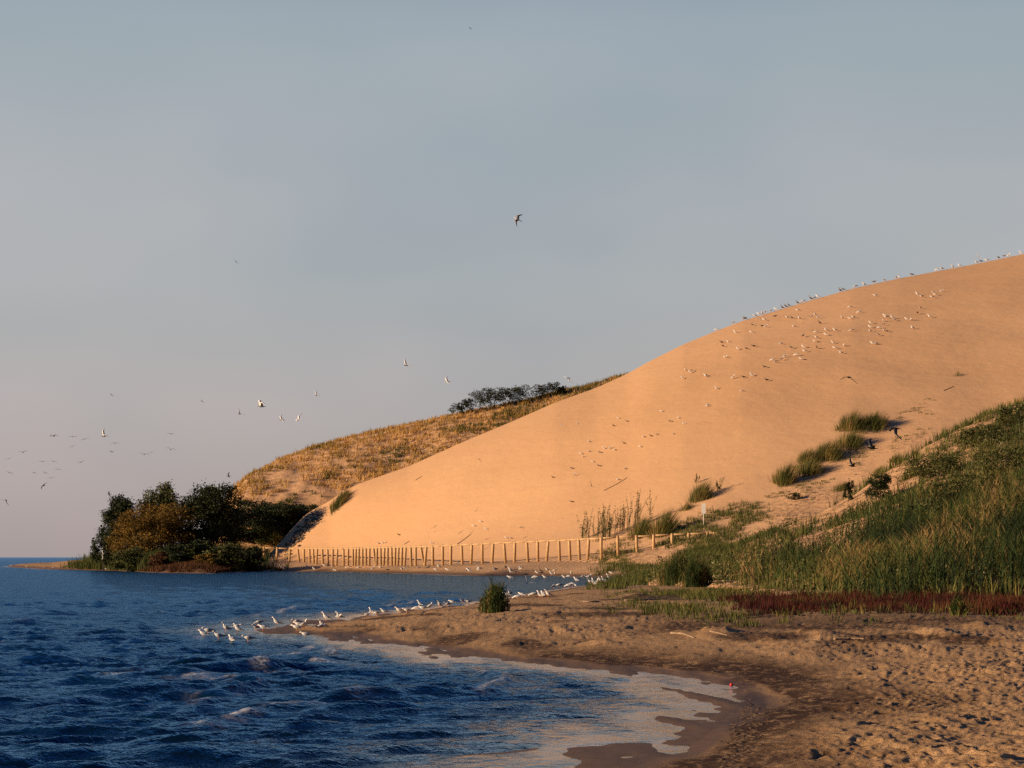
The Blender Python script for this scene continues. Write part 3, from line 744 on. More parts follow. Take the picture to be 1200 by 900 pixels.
wpx('bush', 262, 371, 638, 46, M_ol, 39, 'olive bush leaning over the bank above the water', 'bush', group=G, leaf=.34, nleaf=4200, lobes=8, base=.0)
wpx('bush', 290, 388, 642, 36, M_dark, 40, 'dark bush just left of the fence end', 'bush', group=G, leaf=.34, nleaf=4000, lobes=8, base=.0)
wpx('bush', 150, 389, 642, 38, M_ol, 41, 'low olive bush under the left side of the golden bush', 'bush', group=G, leaf=.3, nleaf=2600, lobes=6, base=.0)
wpx('bush', 318, 396, 612, 34, M_ol, 42, 'sunlit olive bush at the foot of the stony strip', 'bush', group=G, leaf=.3, nleaf=2200, lobes=6, base=.0)
# shrubs on the ridge crest
wpx('bush', 190, 374, 646, 40, M_rust, 43, 'rusty brown low bush at the waterline under the golden bush', 'bush', group=G, leaf=.3, nleaf=2200, lobes=7, base=.0)
wpx('bush', 240, 366, 648, 30, M_gold, 44, 'pale straw coloured low bush at the waterline between dark ones', 'bush', group=G, leaf=.3, nleaf=1500, lobes=6, base=.0)
wpx('bush', 275, 402, 622, 46, M_ol, 45, 'olive bush in front of the wide dark one', 'bush', group=G, leaf=.34, nleaf=3200, lobes=8, base=.0)
GC = 'shrubs on the ridge skyline'
crest = [(536, 482, 472, 12, 'leftmost tiny thin shrub'), (547, 480, 466, 11, 'slender sparse shrub second from the left'), (562, 478, 455, 24, 'dense dark shrub at the left of the main skyline clump'), (579, 475, 453, 24, 'tallest shrub in the middle of the skyline clump'),
         (597, 473, 453, 22, 'airy shrub just right of the tallest one'), (609, 471, 451, 18, 'round leafy shrub at the right end of the clump'), (632, 467, 450, 16, 'thin shrub standing apart right of the clump'), (647, 464, 447, 15, 'upright feathery shrub before the gap'), (658, 462, 452, 9, 'rightmost low sprig')]
for i, (px, bp_, tp_, wd, lb) in enumerate(crest):
    Y = 521 + (px - 536) * .04
    x = at(px, Y); z = float(ground(x, Y)[0]); h = CAMH + (HOR - tp_) / F * Y - z
    woody('shrub', x, Y, h, 1.35 * wd / F * Y, M_dark, 60 + i, lb + ' on the grassy ridge skyline', 'shrub', GC, leaf=.3, nleaf=int(40 * wd), lobes=6, base=.12)
# shrubs on the bank
GB = 'shrubs on the right bank'
for i, (px, py, hp, wp, lb) in enumerate([(1031, 590, 36, 30, 'dark broad shrub standing up from the reeds below the two crows'), (994, 588, 26, 12, 'slim dark shrub left of the broad one on the sandy slope'), (931, 586, 9, 15, 'flat dark shrub alone on the sandy apron')]):
    c = cast(px, py, 60); woody('shrub', c.x, c.y, hp / F * c.y, wp / F * c.y, M_dark, 80 + i, lb, 'shrub', GB, leaf=.16, nleaf=1800 if i == 0 else 500, lobes=6, base=.05)
for i, (px, py, hp, wp, m, lb) in enumerate([(1095, 560, 34, 46, M_ol, 'olive willow bush on the slope right of the dark broad shrub'), (1132, 590, 44, 60, M_ol, 'wide leafy willow bush in the middle of the right bank'), (1178, 560, 48, 56, M_ol, 'broad leafy bush at the right edge of the bank'),
        (1150, 522, 30, 40, M_ol, 'olive bush high on the right bank below its skyline'), (1190, 622, 44, 50, M_ol, 'leafy bush low at the right edge behind the reeds'), (1192, 500, 34, 36, M_ol, 'small leafy bush near the top of the right bank'), (1088, 612, 26, 40, M_ol, 'low leafy bush behind the golden reeds')]):
    c = cast(px, py, 60); woody('bush', c.x, c.y, hp * .85 / F * c.y, wp * 1.15 / F * c.y, m, 380 + i, lb, 'bush', 'bushes on the right bank', leaf=.2, nleaf=1500, lobes=11, base=.0, dome=1.25)
# tall weeds by the fence
def weed(px, py, hp, wp, seed, lb):
    c = cast(px, py, 60); k_ = c.y / F; h = hp * k_; R = wp * k_ * .5
    root = empty('weed', c); tag(root, lb, 'weed', GW)
    B = Blades(seed); Lf = Blades(seed + 500); r = B.r; n = max(1, int(wp * .9))
    x = r.normal(0, R * .5, n); y = r.normal(0, R * .5, n); z = ground(c.x + x, c.y + y) - c.z
    P = np.stack([x, y, z], -1); hh = h * r.uniform(.45, 1.0, n); hh[0] = h
    lx = r.normal(.06, .1, n) * h; ly = r.normal(0, .1, n) * h
    B.add(P - np.array([0, 0, .2]), hh + .2, lx, ly, .09, 3, r.random(n) * .6)
    q = np.repeat(np.arange(n), 34); t = r.uniform(.15, 1.0, len(q)) ** .8
    L = P[q] + np.stack([lx[q] * t ** 1.7, ly[q] * t ** 1.7, hh[q] * t], -1) + r.normal(size=(len(q), 3)) * np.array([.17, .17, .1]) * (1.25 - t)[:, None]
    Lf.leaves(L, r.uniform(.16, .34, len(q)), np.clip(r.random(len(q)) * .8, 0, 1), .32)
    link('stem', B.mesh('stem', M_ol), root); link('foliage', Lf.mesh('foliage', M_ol), root)
GW = 'tall weeds behind the fence'
for i, (px, py, hp, wp, lb) in enumerate([(683, 632, 34, 16, 'sparse pale weed leftmost behind the fence'), (703, 634, 42, 24, 'bushy tall weed behind the fence where the posts grow taller'), (716, 631, 44, 20, 'tall leafy weed with upright tips right of the bushy one'),
                                          (741, 620, 48, 20, 'tallest weed on the slope left of the round marram clumps'), (728, 622, 32, 16, 'short leafy weed between two taller ones'), (762, 612, 42, 5, 'single thin stalk above the marram clump'), (817, 566, 12, 5, 'single seed stalk rising behind the round dark tuft'), (843, 575, 16, 8, 'thin sprig right of the round dark tuft')]):
    weed(px, py, hp, wp, 90 + i, lb)

# grass clumps, one by one
def clump(name, px, py, hp, wp, mat, seed, label, cat, group=None, nb=700, w=.06, lean=.55, reed=False, yoff=0):
    c = cast(px, py, 40); Y = c.y; h = hp / F * Y; R = wp / F * Y * .5
    B = Blades(seed); r = B.r; n = nb
    a = r.uniform(0, 2 * np.pi, n); q = r.random(n) ** (.5 if reed else .75)
    q = q * (1 + .25 * np.sin(a * 3 + seed) + (.0 if reed else .18 * r.normal(size=n)))
    x = c.x + np.cos(a) * q * R * .72; y = c.y + np.sin(a) * q * R * .9
    zz = ground(x, y); P = np.stack([x, y, zz], -1)
    hh = h * r.uniform(.45, 1.12, n) * (1 - .5 * np.clip(q, 0, 1.1) ** 2); tone = np.clip(r.random(n) * .6 + r.normal(.16 if reed else .26, .16, n) + .2 * np.cos(a * 2 + seed), 0, 1)
    if reed: reeds(B, P, hh, tone, .8, 4, .09)
    else: B.add(P - np.array([0, 0, .1]), hh, (np.cos(a) * q * lean + .3) * hh, (np.sin(a) * q * lean + .08) * hh, w, 3, tone)
    o = link(name, B.mesh(name, mat, tuple(c)), None, tuple(c)); return tag(o, label, cat, group)
GM = 'marram tufts on the bare dune'
for i, (px, py, hp, wp, nb, lb) in enumerate([(919, 566, 26, 34, 900, 'round marram clump at the lower left end of the tuft line'), (948, 554, 20, 50, 900, 'long low marram clump right of the round one'), (946, 540, 16, 34, 600, 'small marram tuft above the long low clump'),
        (970, 536, 22, 46, 1100, 'broad marram clump in the middle of the tuft line'), (998, 502, 24, 42, 1100, 'upper marram clump nearest the bare dune face'), (996, 522, 20, 44, 900, 'marram clump under the uppermost one'), (1024, 500, 20, 42, 1100, 'green marram clump just left of the topmost crow'),
        (1030, 556, 12, 22, 400, 'small tuft between the two lower crows'), (986, 574, 12, 30, 350, 'flat grass patch on the sand near the lowest crow'), (820, 585, 24, 34, 900, 'round dark tuft alone at the left edge of the sandy apron'), (804, 597, 10, 20, 250, 'tiny tuft just below the round dark tuft'),
        (776, 627, 34, 36, 1000, 'tall rounded marram clump above the fence'), (750, 628, 27, 36, 800, 'marram clump left of the tall rounded one above the fence'), (396, 593, 20, 28, 600, 'green marram clump alone where the bare dune meets the ridge'), (403, 584, 14, 20, 300, 'smaller tuft just above the lone green clump at the ridge foot'), (1122, 440, 7, 14, 60, 'faint thin tuft high on the bare dune'),
        (1066, 560, 18, 26, 400, 'grass tuft on the sand right of the crows'), (1050, 541, 12, 20, 300, 'grass tuft on the slope under the topmost crow')]):
    clump('marram_tuft', px, py, hp, wp, M_marr, 120 + i, lb, 'grass tuft', GM, nb, .055)
clump('reed_clump', 580, 717, 40, 46, M_reed, 150, 'small green reed clump alone on the beach beside the gulls', 'reed clump', None, 420, reed=True)
clump('reed_clump', 790, 684, 38, 48, M_reed, 151, 'dark reed clump on the flat left of the reed bed', 'reed clump', None, 700, reed=True)
clump('reed_clump', 815, 688, 42, 44, M_reed, 152, 'dark dense reed clump hard against the reed bed edge', 'reed clump', None, 700, reed=True)
clump('reed_clump', 1122, 720, 22, 26, M_reed, 153, 'bright green rush clump in front of the red glasswort', 'reed clump', None, 260, reed=True)

# headland undergrowth
def hl_sample(n, mask, seed):
    r = np.random.default_rng(seed); m = n * 10
    y = r.uniform(338, 450, m); px = r.uniform(60, 345, m); x = (px - 600) / F * y
    z = beach_z(x, y, fine=False); a, b = proj(x, y, z); k = (r.random(m) < mask(px, y, x)) & (z > .12)
    return np.stack([x, y, z], -1)[k][:n]
P = hl_sample(3600, lambda px, y, x: sstep(130, 160, px) * sstep(335, 315, px) * sstep(400, 384, y) * (.12 + sstep(-.1, .2, fbm(x * .3, y * .2, 2, 410))), 11)
B = Blades(11); tufts(B, P, B.r.uniform(.3, .95, len(P)), 12, .5, .12, .6, 2, B.r.random(len(P)))
tag(link('rusty_undergrowth', B.mesh('rusty_undergrowth', M_rust)), 'rust brown undergrowth along the headland waterline', 'undergrowth', kind='stuff')
P = hl_sample(2600, lambda px, y, x: sstep(66, 110, px) * sstep(345, 200, px) * (y > 376), 12)
B = Blades(12); tufts(B, P, B.r.uniform(.5, 1.9, len(P)) * np.interp(P[:, 0] / P[:, 1] * F + 600, [70, 90, 130], [.6, 1.4, 1.5]), 14, .7, .12, .5, 2, np.clip(B.r.normal(.3, .2, len(P)) - .25 * (P[:, 0] / P[:, 1] * F + 600 > 140), 0, 1))
tag(link('headland_grass', B.mesh('headland_grass', M_marr)), 'green grass mound at the left tip of the headland', 'grass', kind='stuff')

# ================================================================ fence, posts, sticks, stones
M_wood = plain('fence_wood', (.42, .25, .11), .8, (.55, .35, .17), 3.0, .01)
M_drift = plain('driftwood', (.20, .13, .08), .9, (.40, .28, .17), 6.0, .01)
M_white = plain('white_paint', (.75, .73, .68), .6)
FP = [309.5, 325, 339.7, 348.8, 356, 362.5, 366.7, 371.7, 377.5, 383.7, 390, 395.3, 402.5, 408, 413.5, 417, 420.5, 424.5, 428.5, 433, 437.5, 441.7, 445.8, 450.4, 454.2, 458.5, 463, 467, 471, 475.5, 481, 487, 493, 499.7, 507, 518.7, 528.5, 540.8, 553, 565, 578,
      590.5, 603.5, 617.3, 630, 642.5, 655, 667, 678, 690, 704.5, 723.7, 745.6, 766, 787.5, 807, 829, 856, 884]
topy = lambda p: np.interp(p, [305, 340, 400, 450, 500, 560, 617, 690, 723, 766, 807, 856, 890], [642, 642.6, 643, 641.5, 640.5, 637.5, 635, 631.5, 629.5, 627.5, 625.6, 623.8, 624])
Yf = 408.0; posts = []
for i, p in enumerate(FP):
    if i:
        dx = (p - FP[i - 1]) / F * Yf; dY = math.sqrt(max(2.25 ** 2 - dx * dx, .04)); Yf -= dY
        Yf = max(Yf, 306 - (p - 600) * .01)
    posts.append((at(p, Yf), Yf, CAMH + (HOR - topy(p)) / F * Yf))
print('FENCE', [(round(p), round(q[1])) for p, q in zip(FP, posts)][::6])
c0 = posts[0]
fence = empty('fence', (c0[0], c0[1], c0[2] - 2.4)); tag(fence, 'long pale wooden post and rail fence along the foot of the bare dune', 'fence')
fo = Vector(fence.location)
rp = random.Random(5)
S = Solid(); S.loft([(0, 0, -3.0), (0, 0, -.02), (0, 0, .16)], [.22, .21, .19], 8); post_me = S.mesh('post', M_wood)
for (x, y, z) in posts:
    o = link('post', post_me, fence, Vector((x, y, z)) - fo); o.rotation_euler = (rp.gauss(0, .03), rp.gauss(-.03, .05), rp.uniform(0, 3))
for a, b in zip(posts[:-1], posts[1:]):
    A = Vector(a) - fo; Bv = Vector(b) - fo; dn = (Bv - A).normalized() * .12; m = (A + Bv) / 2
    S = Solid(); r1 = rp.uniform(.12, .15)
    S.loft([A - dn + Vector((0, 0, .0)), m + Vector((0, 0, rp.uniform(-.05, .03))), Bv + dn], [r1, r1 * .95, r1 * .85], 6)
    o = link('rail', S.mesh('rail', M_wood, org=m), fence, m)
# sign on its post behind the fence
c = cast(824.5, 616, 150); s_ = c.y / F
sg = empty('sign', c); tag(sg, 'small white board on a thin post behind the right end of the fence', 'sign')
S = Solid(); S.loft([(0, 0, -.4), (0, 0, 26 * s_)], [.05, .05], 6); link('post', S.mesh('post', M_white), sg)
S = Solid(); bx = lambda x0, x1, y0, y1, z0, z1: ([(x0, y0, z0), (x1, y0, z0), (x1, y1, z0), (x0, y1, z0), (x0, y0, z1), (x1, y0, z1), (x1, y1, z1), (x0, y1, z1)], [(0, 3, 2, 1), (4, 5, 6, 7), (0, 1, 5, 4), (1, 2, 6, 5), (2, 3, 7, 6), (3, 0, 4, 7)])
S.poly(*bx(-2.3 * s_, 2.3 * s_, -.09, -.055, 14 * s_, 26 * s_)); link('panel', S.mesh('panel', M_white, smooth=False), sg)
z_ = float(ground(at(121, 430), 430)[0])
HM_ = CAMH + 12.0 / F * 430 - z_
mk = empty('marker_post', (at(121, 430), 430, z_)); tag(mk, 'short white marker post in the grass at the left tip of the headland', 'post')
S = Solid(); S.loft([(0, 0, -.4), (0, 0, HM_ - .3), (0, 0, HM_)], [.26, .26, .18], 8); link('shaft', S.mesh('shaft', M_white), mk)

def stick(pts, r, label, ref=None, mat=None, lift=.5):
    P = [cast(px, py, 15) for px, py in pts]
    P = [p + Vector((0, 0, r * lift)) for p in P]; c = P[0].copy()
    S = Solid(); S.loft(P, [r * (1 - .5 * i / (len(P) - 1)) for i in range(len(P))], 6)
    o = link('stick', S.mesh('stick', mat or M_drift, org=c), None, c); tag(o, label, 'stick'); return o
stick([(786, 742.5), (800, 743), (806, 745), (814, 748)], .03, 'pale bent driftwood stick reaching into the left hollow of the beach')
stick([(832, 740), (842, 742.3), (852, 745)], .022, 'short straight pale stick lying in the dark hollow')
stick([(683, 705.4), (692, 705.6), (702, 705.2)], .05, 'pale stick on the flat beside the shallow pool')
stick([(732, 704.4), (750, 704), (774, 702.8)], .06, 'long pale stick on the flat right of the shallow pool')
stick([(978, 749.4), (996, 748.8), (1012, 749.2)], .035, 'thin white stick on the edge of the trampled sand')
stick([(708, 575), (722, 568), (735, 560)], .075, 'dark straight driftwood stick under a gull low on the dune', mat=M_bark)
stick([(536, 638), (543, 633), (552, 626)], .075, 'dark stick lying low on the dune just above the fence', mat=M_bark)
stick([(474, 638), (480, 634)], .075, 'short dark stick above the middle of the fence', mat=M_bark)
stick([(1106, 458), (1118, 453)], .075, 'dark stick high on the right side of the dune', mat=M_bark)
stick([(487, 563), (495, 558)], .075, 'faint dark stick on the left part of the bare dune', mat=M_bark)

# red float at the wrack line
c = cast(857, 804, 15)
S = Solid(); M_redp = plain('red_plastic', (.55, .02, .02), .35)
S.loft([(0, 0, -.01), (0, 0, .01), (0, 0, .03), (0, 0, .05), (0, 0, .06)], [.012, .03, .036, .028, .01], 10)
tag(link('float', S.mesh('float', M_redp), None, c), 'small red plastic float washed up on the dark wrack line', 'float')

# stones down the gully at the left end of the bare dune
M_stone = plain('stone', (.10, .075, .055), .9, (.22, .16, .11), 2.0, .05)
B = Solid(); rr = random.Random(3)
ico = [(0, 0, -1), (.72, -.53, -.45), (-.28, -.85, -.45), (-.89, 0, -.45), (-.28, .85, -.45), (.72, .53, -.45), (.28, -.85, .45), (-.72, -.53, .45), (-.72, .53, .45), (.28, .85, .45), (.89, 0, .45), (0, 0, 1)]
icf = [(0, 1, 2), (1, 0, 5), (0, 2, 3), (0, 3, 4), (0, 4, 5), (1, 5, 10), (2, 1, 6), (3, 2, 7), (4, 3, 8), (5, 4, 9), (1, 10, 6), (2, 6, 7), (3, 7, 8), (4, 8, 9), (5, 9, 10), (6, 10, 11), (7, 6, 11), (8, 7, 11), (9, 8, 11), (10, 9, 11)]
k = 0
while k < 260:
    t = rr.random(); px = 334 + 40 * t + rr.gauss(0, 3.4); py = 647 - 47 * t + rr.gauss(0, 3.0)
    if rr.random() < .15: px = 320 + rr.gauss(0, 5); py = 651 + rr.gauss(0, 2)
    c = cast(px, py, 300)
    if c is None: continue
    s = rr.uniform(.14, .48); q = Matrix.Rotation(rr.uniform(0, 6), 3, 'Z')
    B.poly([c + q @ Vector((a * s * rr.uniform(.8, 1.3), b * s * rr.uniform(.7, 1.1), d * s * .6 + s * .2)) for a, b, d in ico], icf); k += 1
tag(link('rubble', B.mesh('rubble', M_stone, smooth=False)), 'strip of dark stones running down the left edge of the bare dune', 'stones', kind='stuff')
# clods, shells and wrack bits on the near beach
B = Solid(); k = 0
M_clod = plain('wrack_bits', (.05, .028, .015), .95, (.12, .07, .035), 9.0)
while k < 420:
    px = rr.uniform(620, 1200); py = rr.uniform(700, 895)
    if rr.random() < .5:
        t = rr.random(); px = np.interp(t, [0, .3, .6, 1], [690, 860, 880, 850]) + rr.gauss(0, 10); py = np.interp(t, [0, .3, .6, 1], [782, 796, 830, 890]) + rr.gauss(0, 4)
    Yc = 2.2 * F / (py - HOR); xc = at(px, Yc)
    if landdist(np.array([xc]), np.array([Yc]))[0] < .1: continue
    zc = float(beach_z(np.array([xc]), np.array([Yc]))[0]); s = rr.uniform(.008, .03) * (1 + Yc / 60)
    q = Matrix.Rotation(rr.uniform(0, 6), 3, 'Z')
    B.poly([Vector((xc, Yc, zc)) + q @ Vector((a * s * rr.uniform(1, 2.2), b * s, d * s * .5)) for a, b, d in ico], icf); k += 1
tag(link('wrack', B.mesh('wrack', M_clod, smooth=False)), 'dark crumbs of weed and clods strewn over the sand', 'wrack', kind='stuff')

# ================================================================ birds
M_gw = plain('white_plumage', (.80, .76, .70), .8)
M_gg = plain('grey_plumage', (.36, .36, .37), .8)
M_gd = plain('dark_plumage', (.045, .04, .04), .8)
M_br = plain('mottled_plumage', (.16, .11, .075), .85, (.30, .23, .17), 14.0)
M_or = plain('orange_bill', (.65, .22, .05), .5)
M_bk = plain('black_feathers', (.012, .011, .012), .6)
MATS = [M_gw, M_gg, M_gd, M_or, M_bk, M_br]
# unit birds: length 1 from bill to tail, facing -X, feet at z = 0
def body_pts(pose):
    if pose == 'upright': return [(-.30, .70), (-.27, .715), (-.22, .715), (-.17, .68), (-.135, .60), (-.10, .50), (-.03, .42), (.08, .36), (.20, .31), (.32, .27), (.44, .235), (.52, .215)]
    if pose == 'alert':   return [(-.34, .56), (-.31, .58), (-.26, .585), (-.205, .56), (-.17, .50), (-.13, .43), (-.04, .37), (.08, .34), (.20, .325), (.32, .31), (.44, .295), (.53, .29)]
    if pose == 'hunched': return [(-.36, .43), (-.33, .45), (-.28, .46), (-.225, .45), (-.18, .42), (-.13, .38), (-.04, .35), (.08, .335), (.20, .325), (.32, .31), (.44, .30), (.53, .295)]
    return [(-.42, .16), (-.40, .19), (-.36, .22), (-.31, .25), (-.26, .28), (-.18, .31), (-.06, .33), (.08, .345), (.20, .35), (.32, .355), (.44, .36), (.53, .365)]       # feeding
RAD = [.012, .040, .055, .052, .052, .075, .115, .125, .105, .070, .035, .018]
LEGZ = .24
def gull_body(pose, white, S=None, legs=True, head_m=0):
    S = S or Solid(); P = body_pts(pose)
    rad = [(a * .92, a) for a in RAD]; rad[-1] = (.045, .008); rad[-2] = (.045, .02)
    S.m = white; S.loft([(x, 0, z) for x, z in P], rad, 9)
    return S
def gull_wing(pose, side, m, tipm, S=None):
    S = S or Solid(); P = body_pts(pose); b = 5
    pts = [(P[5][0] + .02, side * .070, P[5][1] + .01), (P[6][0], side * .108, P[6][1] + .03), (P[7][0], side * .112, P[7][1] + .03), (P[8][0], side * .09, P[8][1] + .03), (P[9][0], side * .062, P[9][1] + .035)]
    S.m = m; S.loft(pts, [(.015, .05), (.030, .085), (.030, .085), (.028, .065), (.022, .040)], 7)
    S.m = tipm; S.loft([pts[-1], (P[10][0] + .04, side * .035, P[10][1] + .035), (P[11][0] + .10, side * .012, P[11][1] + .035)], [(.021, .036), (.014, .02), (.003, .004)], 6)
    return S
def gull_bill(pose, S=None):
    S = S or Solid(); x, z = body_pts(pose)[1]; S.m = 3
    S.loft([(x + .01, 0, z - .008), (x - .07, 0, z - .014), (x - .125, 0, z - .034)], [(.016, .018), (.012, .014), (.003, .003)], 6); return S
def gull_leg(pose, side, S=None):
    S = S or Solid(); S.m = 3
    S.loft([(.02, side * .04, .30), (.03, side * .042, .14), (.015, side * .042, .012)], [.012, .009, .009], 5)
    S.loft([(.03, side * .042, .008), (-.06, side * .042, .006)], [(.03, .006), (.04, .005)], 5); return S
proto = {}
def near_proto(pose, wing_m, white=0, tip=4):
    k = (pose, wing_m, white)
    if k not in proto:
        L = [('body', gull_body(pose, white)), ('wing', gull_wing(pose, 1, wing_m, tip)), ('wing', gull_wing(pose, -1, wing_m, tip)), ('bill', gull_bill(pose)), ('leg', gull_leg(pose, 1)), ('leg', gull_leg(pose, -1))]
        proto[k] = [(n, S.mesh(n, MATS)) for n, S in L]
    return proto[k]
def far_proto(pose, wing_m, white=0, tip=4):
    k = ('far', pose, wing_m, white)
    if k not in proto:
        S = gull_body(pose, white)
        for sd_ in (1, -1): gull_wing(pose, sd_, wing_m, tip, S); gull_leg(pose, sd_, S)
        gull_bill(pose, S); proto[k] = S.mesh('gull', MATS)
    return proto[k]
def fly_proto(flap, body_m, wing_m, tip_m, sweep=.12, tail=1.0):
    """wingspan 2.3 body lengths; flap = wrist height; facing -X, origin at the body"""
    k = ('fly', flap, body_m, wing_m, tip_m, sweep)
    if k not in proto:
        B_ = Solid(); xs = [(-.42, .0), (-.39, .01), (-.33, .012), (-.26, .0), (-.16, -.01), (-.02, -.015), (.14, -.005), (.28, .005), (.40, .01), (.50, .012)]
        rr_ = [(.01, .01), (.035, .038), (.05, .052), (.052, .056), (.085, .085), (.105, .10), (.085, .08), (.05, .042), (.065, .014), (.085, .006)]
        B_.m = body_m; B_.loft([(x, 0, z) for x, z in xs], rr_, 9); gb = Solid(); B_.m = 3
        B_.loft([(-.41, 0, .0), (-.50, 0, -.02)], [(.014, .016), (.003, .003)], 5)
        W = []
        for sd_ in (1, -1):
            S = Solid(); a, b = flap
            st = [(-.04, .05, .02, .15), (-.10, .30, .02 + a * .55, .145), (-.14, .50, .02 + a, .125), (-.10 + sweep, .80, .02 + a + (b - a) * .5, .09), (.04 + sweep, 1.05, .02 + b, .055), (.13 + sweep, 1.20, .02 + b, .012)]
            V = []; 
            for (cx, cy, cz, hw) in st:
                V += [(cx - hw * .7, sd_ * cy, cz), (cx, sd_ * cy, cz + .022 * hw / .1), (cx + hw * 1.3, sd_ * cy, cz - .004), (cx, sd_ * cy, cz - .012 * hw / .1)]
            for i in range(5):
                S.m = wing_m if i < 4 else tip_m
                fs = []
                for j in range(4):
                    j2 = (j + 1) % 4; q = [i * 4 + j, i * 4 + j2, (i + 1) * 4 + j2, (i + 1) * 4 + j]; fs.append(tuple(q if sd_ > 0 else q[::-1]))
                n0 = len(S.f)
                if i == 0: S.poly(V, fs)
                else:
                    S.f += [f for f in fs]; S.mi += [S.m] * len(fs)
            S.f.append((20, 21, 22, 23)); S.mi.append(tip_m)
            W.append(S)
        proto[k] = [('body', B_.mesh('body', MATS)), ('wing', W[0].mesh('wing', MATS)), ('wing', W[1].mesh('wing', MATS))]
        A = Solid(); A.v = list(B_.v); A.f = list(B_.f); A.mi = list(B_.mi)
        for S in W:
            b0 = len(A.v); A.v += S.v; A.f += [tuple(b0 + i for i in f) for f in S.f]; A.mi += S.mi
        proto[k + ('one',)] = A.mesh('flying_gull', MATS)
    return proto[k], proto[k + ('one',)]
rb = random.Random(77); NB = 0
def put(name, meshes, loc, rot, scale, label, cat, group):
    global NB; NB += 1
    if isinstance(meshes, list):
        o = empty(name, loc)
        for n, me in meshes: link(n, me, o)
    else: o = link(name, meshes, None, loc)
    o.rotation_euler = rot; o.scale = (scale,) * 3; tag(o, label, cat, group); return o
ORD = ['first', 'second', 'third', 'fourth', 'fifth', 'sixth', 'seventh', 'eighth', 'ninth', 'tenth', 'eleventh', 'twelfth', 'thirteenth', 'fourteenth', 'fifteenth', 'sixteenth', 'seventeenth', 'eighteenth', 'nineteenth', 'twentieth']
def ordn(i):
    if i < 20: return ORD[i]
    return 'twenty-' + ORD[i - 20] if i < 29 else ('thirtieth' if i == 29 else 'thirty-' + ORD[i - 30])
POSE = ['upright', 'alert', 'alert', 'hunched', 'hunched', 'feeding']
GX, GY, GZ = GR['dune']; _pyg = HOR - (GZ - CAMH) / GY * F; _cp = GX[0] / GY[0] * F + 600
def skyline(px, i=0):
    """a spot on the very crest of the bare dune"""
    j = int(np.clip(np.searchsorted(_cp, px), 1, len(_cp) - 1)); k = int(np.argmin(_pyg[:, j]))
    return Vector((at(px, GY[k, j]), GY[k, j], GZ[k, j]))
def flock(pts, where, group, length, near=False, dark=(), face=0.0, spread=.6, crest=False):
    """standing gulls; pts = list of (px, py of the feet); labels count from the left within the cluster"""
    order = sorted(range(len(pts)), key=lambda i: pts[i][0])
    for r_, i in enumerate(order):
        px, py = pts[i][:2]; c = skyline(px) if crest else cast(px, py, 15)
        if c is None: c = skyline(px)
        dk = i in dark or (len(pts[i]) > 2 and pts[i][2] == 'd')
        pose = pts[i][3] if len(pts[i]) > 3 else rb.choice(POSE[:5] if dk else POSE)
        wm, wh = (2, 5) if dk else (1, 0)
        rz = rb.gauss(face, spread) + (math.pi if rb.random() < .16 else 0)
        me = near_proto(pose, wm, wh) if near else far_proto(pose, wm, wh)
        col = 'dark brown' if dk else ('white upright' if pose == 'upright' else 'white stooping' if pose == 'feeding' else 'white')
        lb = '%s gull, %s from the left %s' % (col, ordn(r_), where)
        put('gull', me, c - Vector((0, 0, .01)), (0, 0, rz), length * rb.uniform(.9, 1.1), lb, 'gull', group)
T = lambda s, ox, oy, k: [tuple([ox + a[0] / k, oy + a[1] / k] + list(a[2:])) for a in s]
d = 'd'
# the tip of the sand spit, nearest birds
flock(T([(105, 405), (138, 385), (265, 367), (350, 350), (347, 372), (212, 425), (305, 448), (420, 440), (478, 358), (525, 358), (497, 318), (620, 325), (762, 318), (762, 362), (822, 408), (968, 290), (1063, 280), (942, 358)], 220, 680, 6),
      'on the wet tip of the spit', 'gulls on the spit tip', .47, True, spread=.5)
flock(T([(185, 662), (210, 665), (290, 670), (365, 625), (490, 616), (505, 604), (527, 608), (560, 600), (627, 597), (660, 596), (702, 586), (718, 566), (730, 586), (765, 580)], 300, 560, 3.75),
      'along the water side of the spit', 'gulls along the spit edge', .48, True, spread=.5)
flock(T([(805, 572), (840, 568), (860, 558), (905, 552), (930, 554)], 300, 560, 3.75) , 'left of the small reed clump', 'gulls beside the reed clump', .5, True, spread=.5)
flock(T([(290, 330), (312, 318), (360, 345), (385, 328), (463, 328), (500, 332, 'w', 'upright'), (523, 332), (555, 332)], 540, 640, 5.45), 'behind and right of the small reed clump', 'gulls beside the reed clump', .66, True)
flock(T([(595, 275), (625, 268), (690, 270), (715, 265), (735, 234), (782, 206), (820, 210), (825, 248), (843, 252, 'w', 'upright'), (868, 258), (890, 238), (908, 236, 'w', 'upright'), (918, 238), (940, 216, 'w', 'upright'), (960, 184), (992, 216, d), (1040, 206, d), (1137, 206), (660, 214), (685, 204)], 540, 640, 5.45),
      'at the head of the shallow inlet', 'gulls at the head of the inlet', .9, True)
flock(T([(40, 168), (112, 162), (215, 162), (285, 150, d), (315, 176), (345, 176, d), (380, 158), (465, 172, d), (485, 182), (505, 170, d), (520, 182, d), (550, 163), (575, 188), (600, 166), (600, 186), (470, 212), (535, 214), (312, 215), (705, 188)], 540, 640, 5.45),
      'on the far sand behind the inlet', 'gulls behind the inlet', .9, True)
flock(T([(110, 398), (125, 402), (225, 400), (253, 408), (300, 394), (335, 398), (345, 412), (395, 402), (410, 397), (450, 402), (490, 392)], 300, 560, 3.75), 'below the left half of the fence', 'gulls below the fence', 1.0)
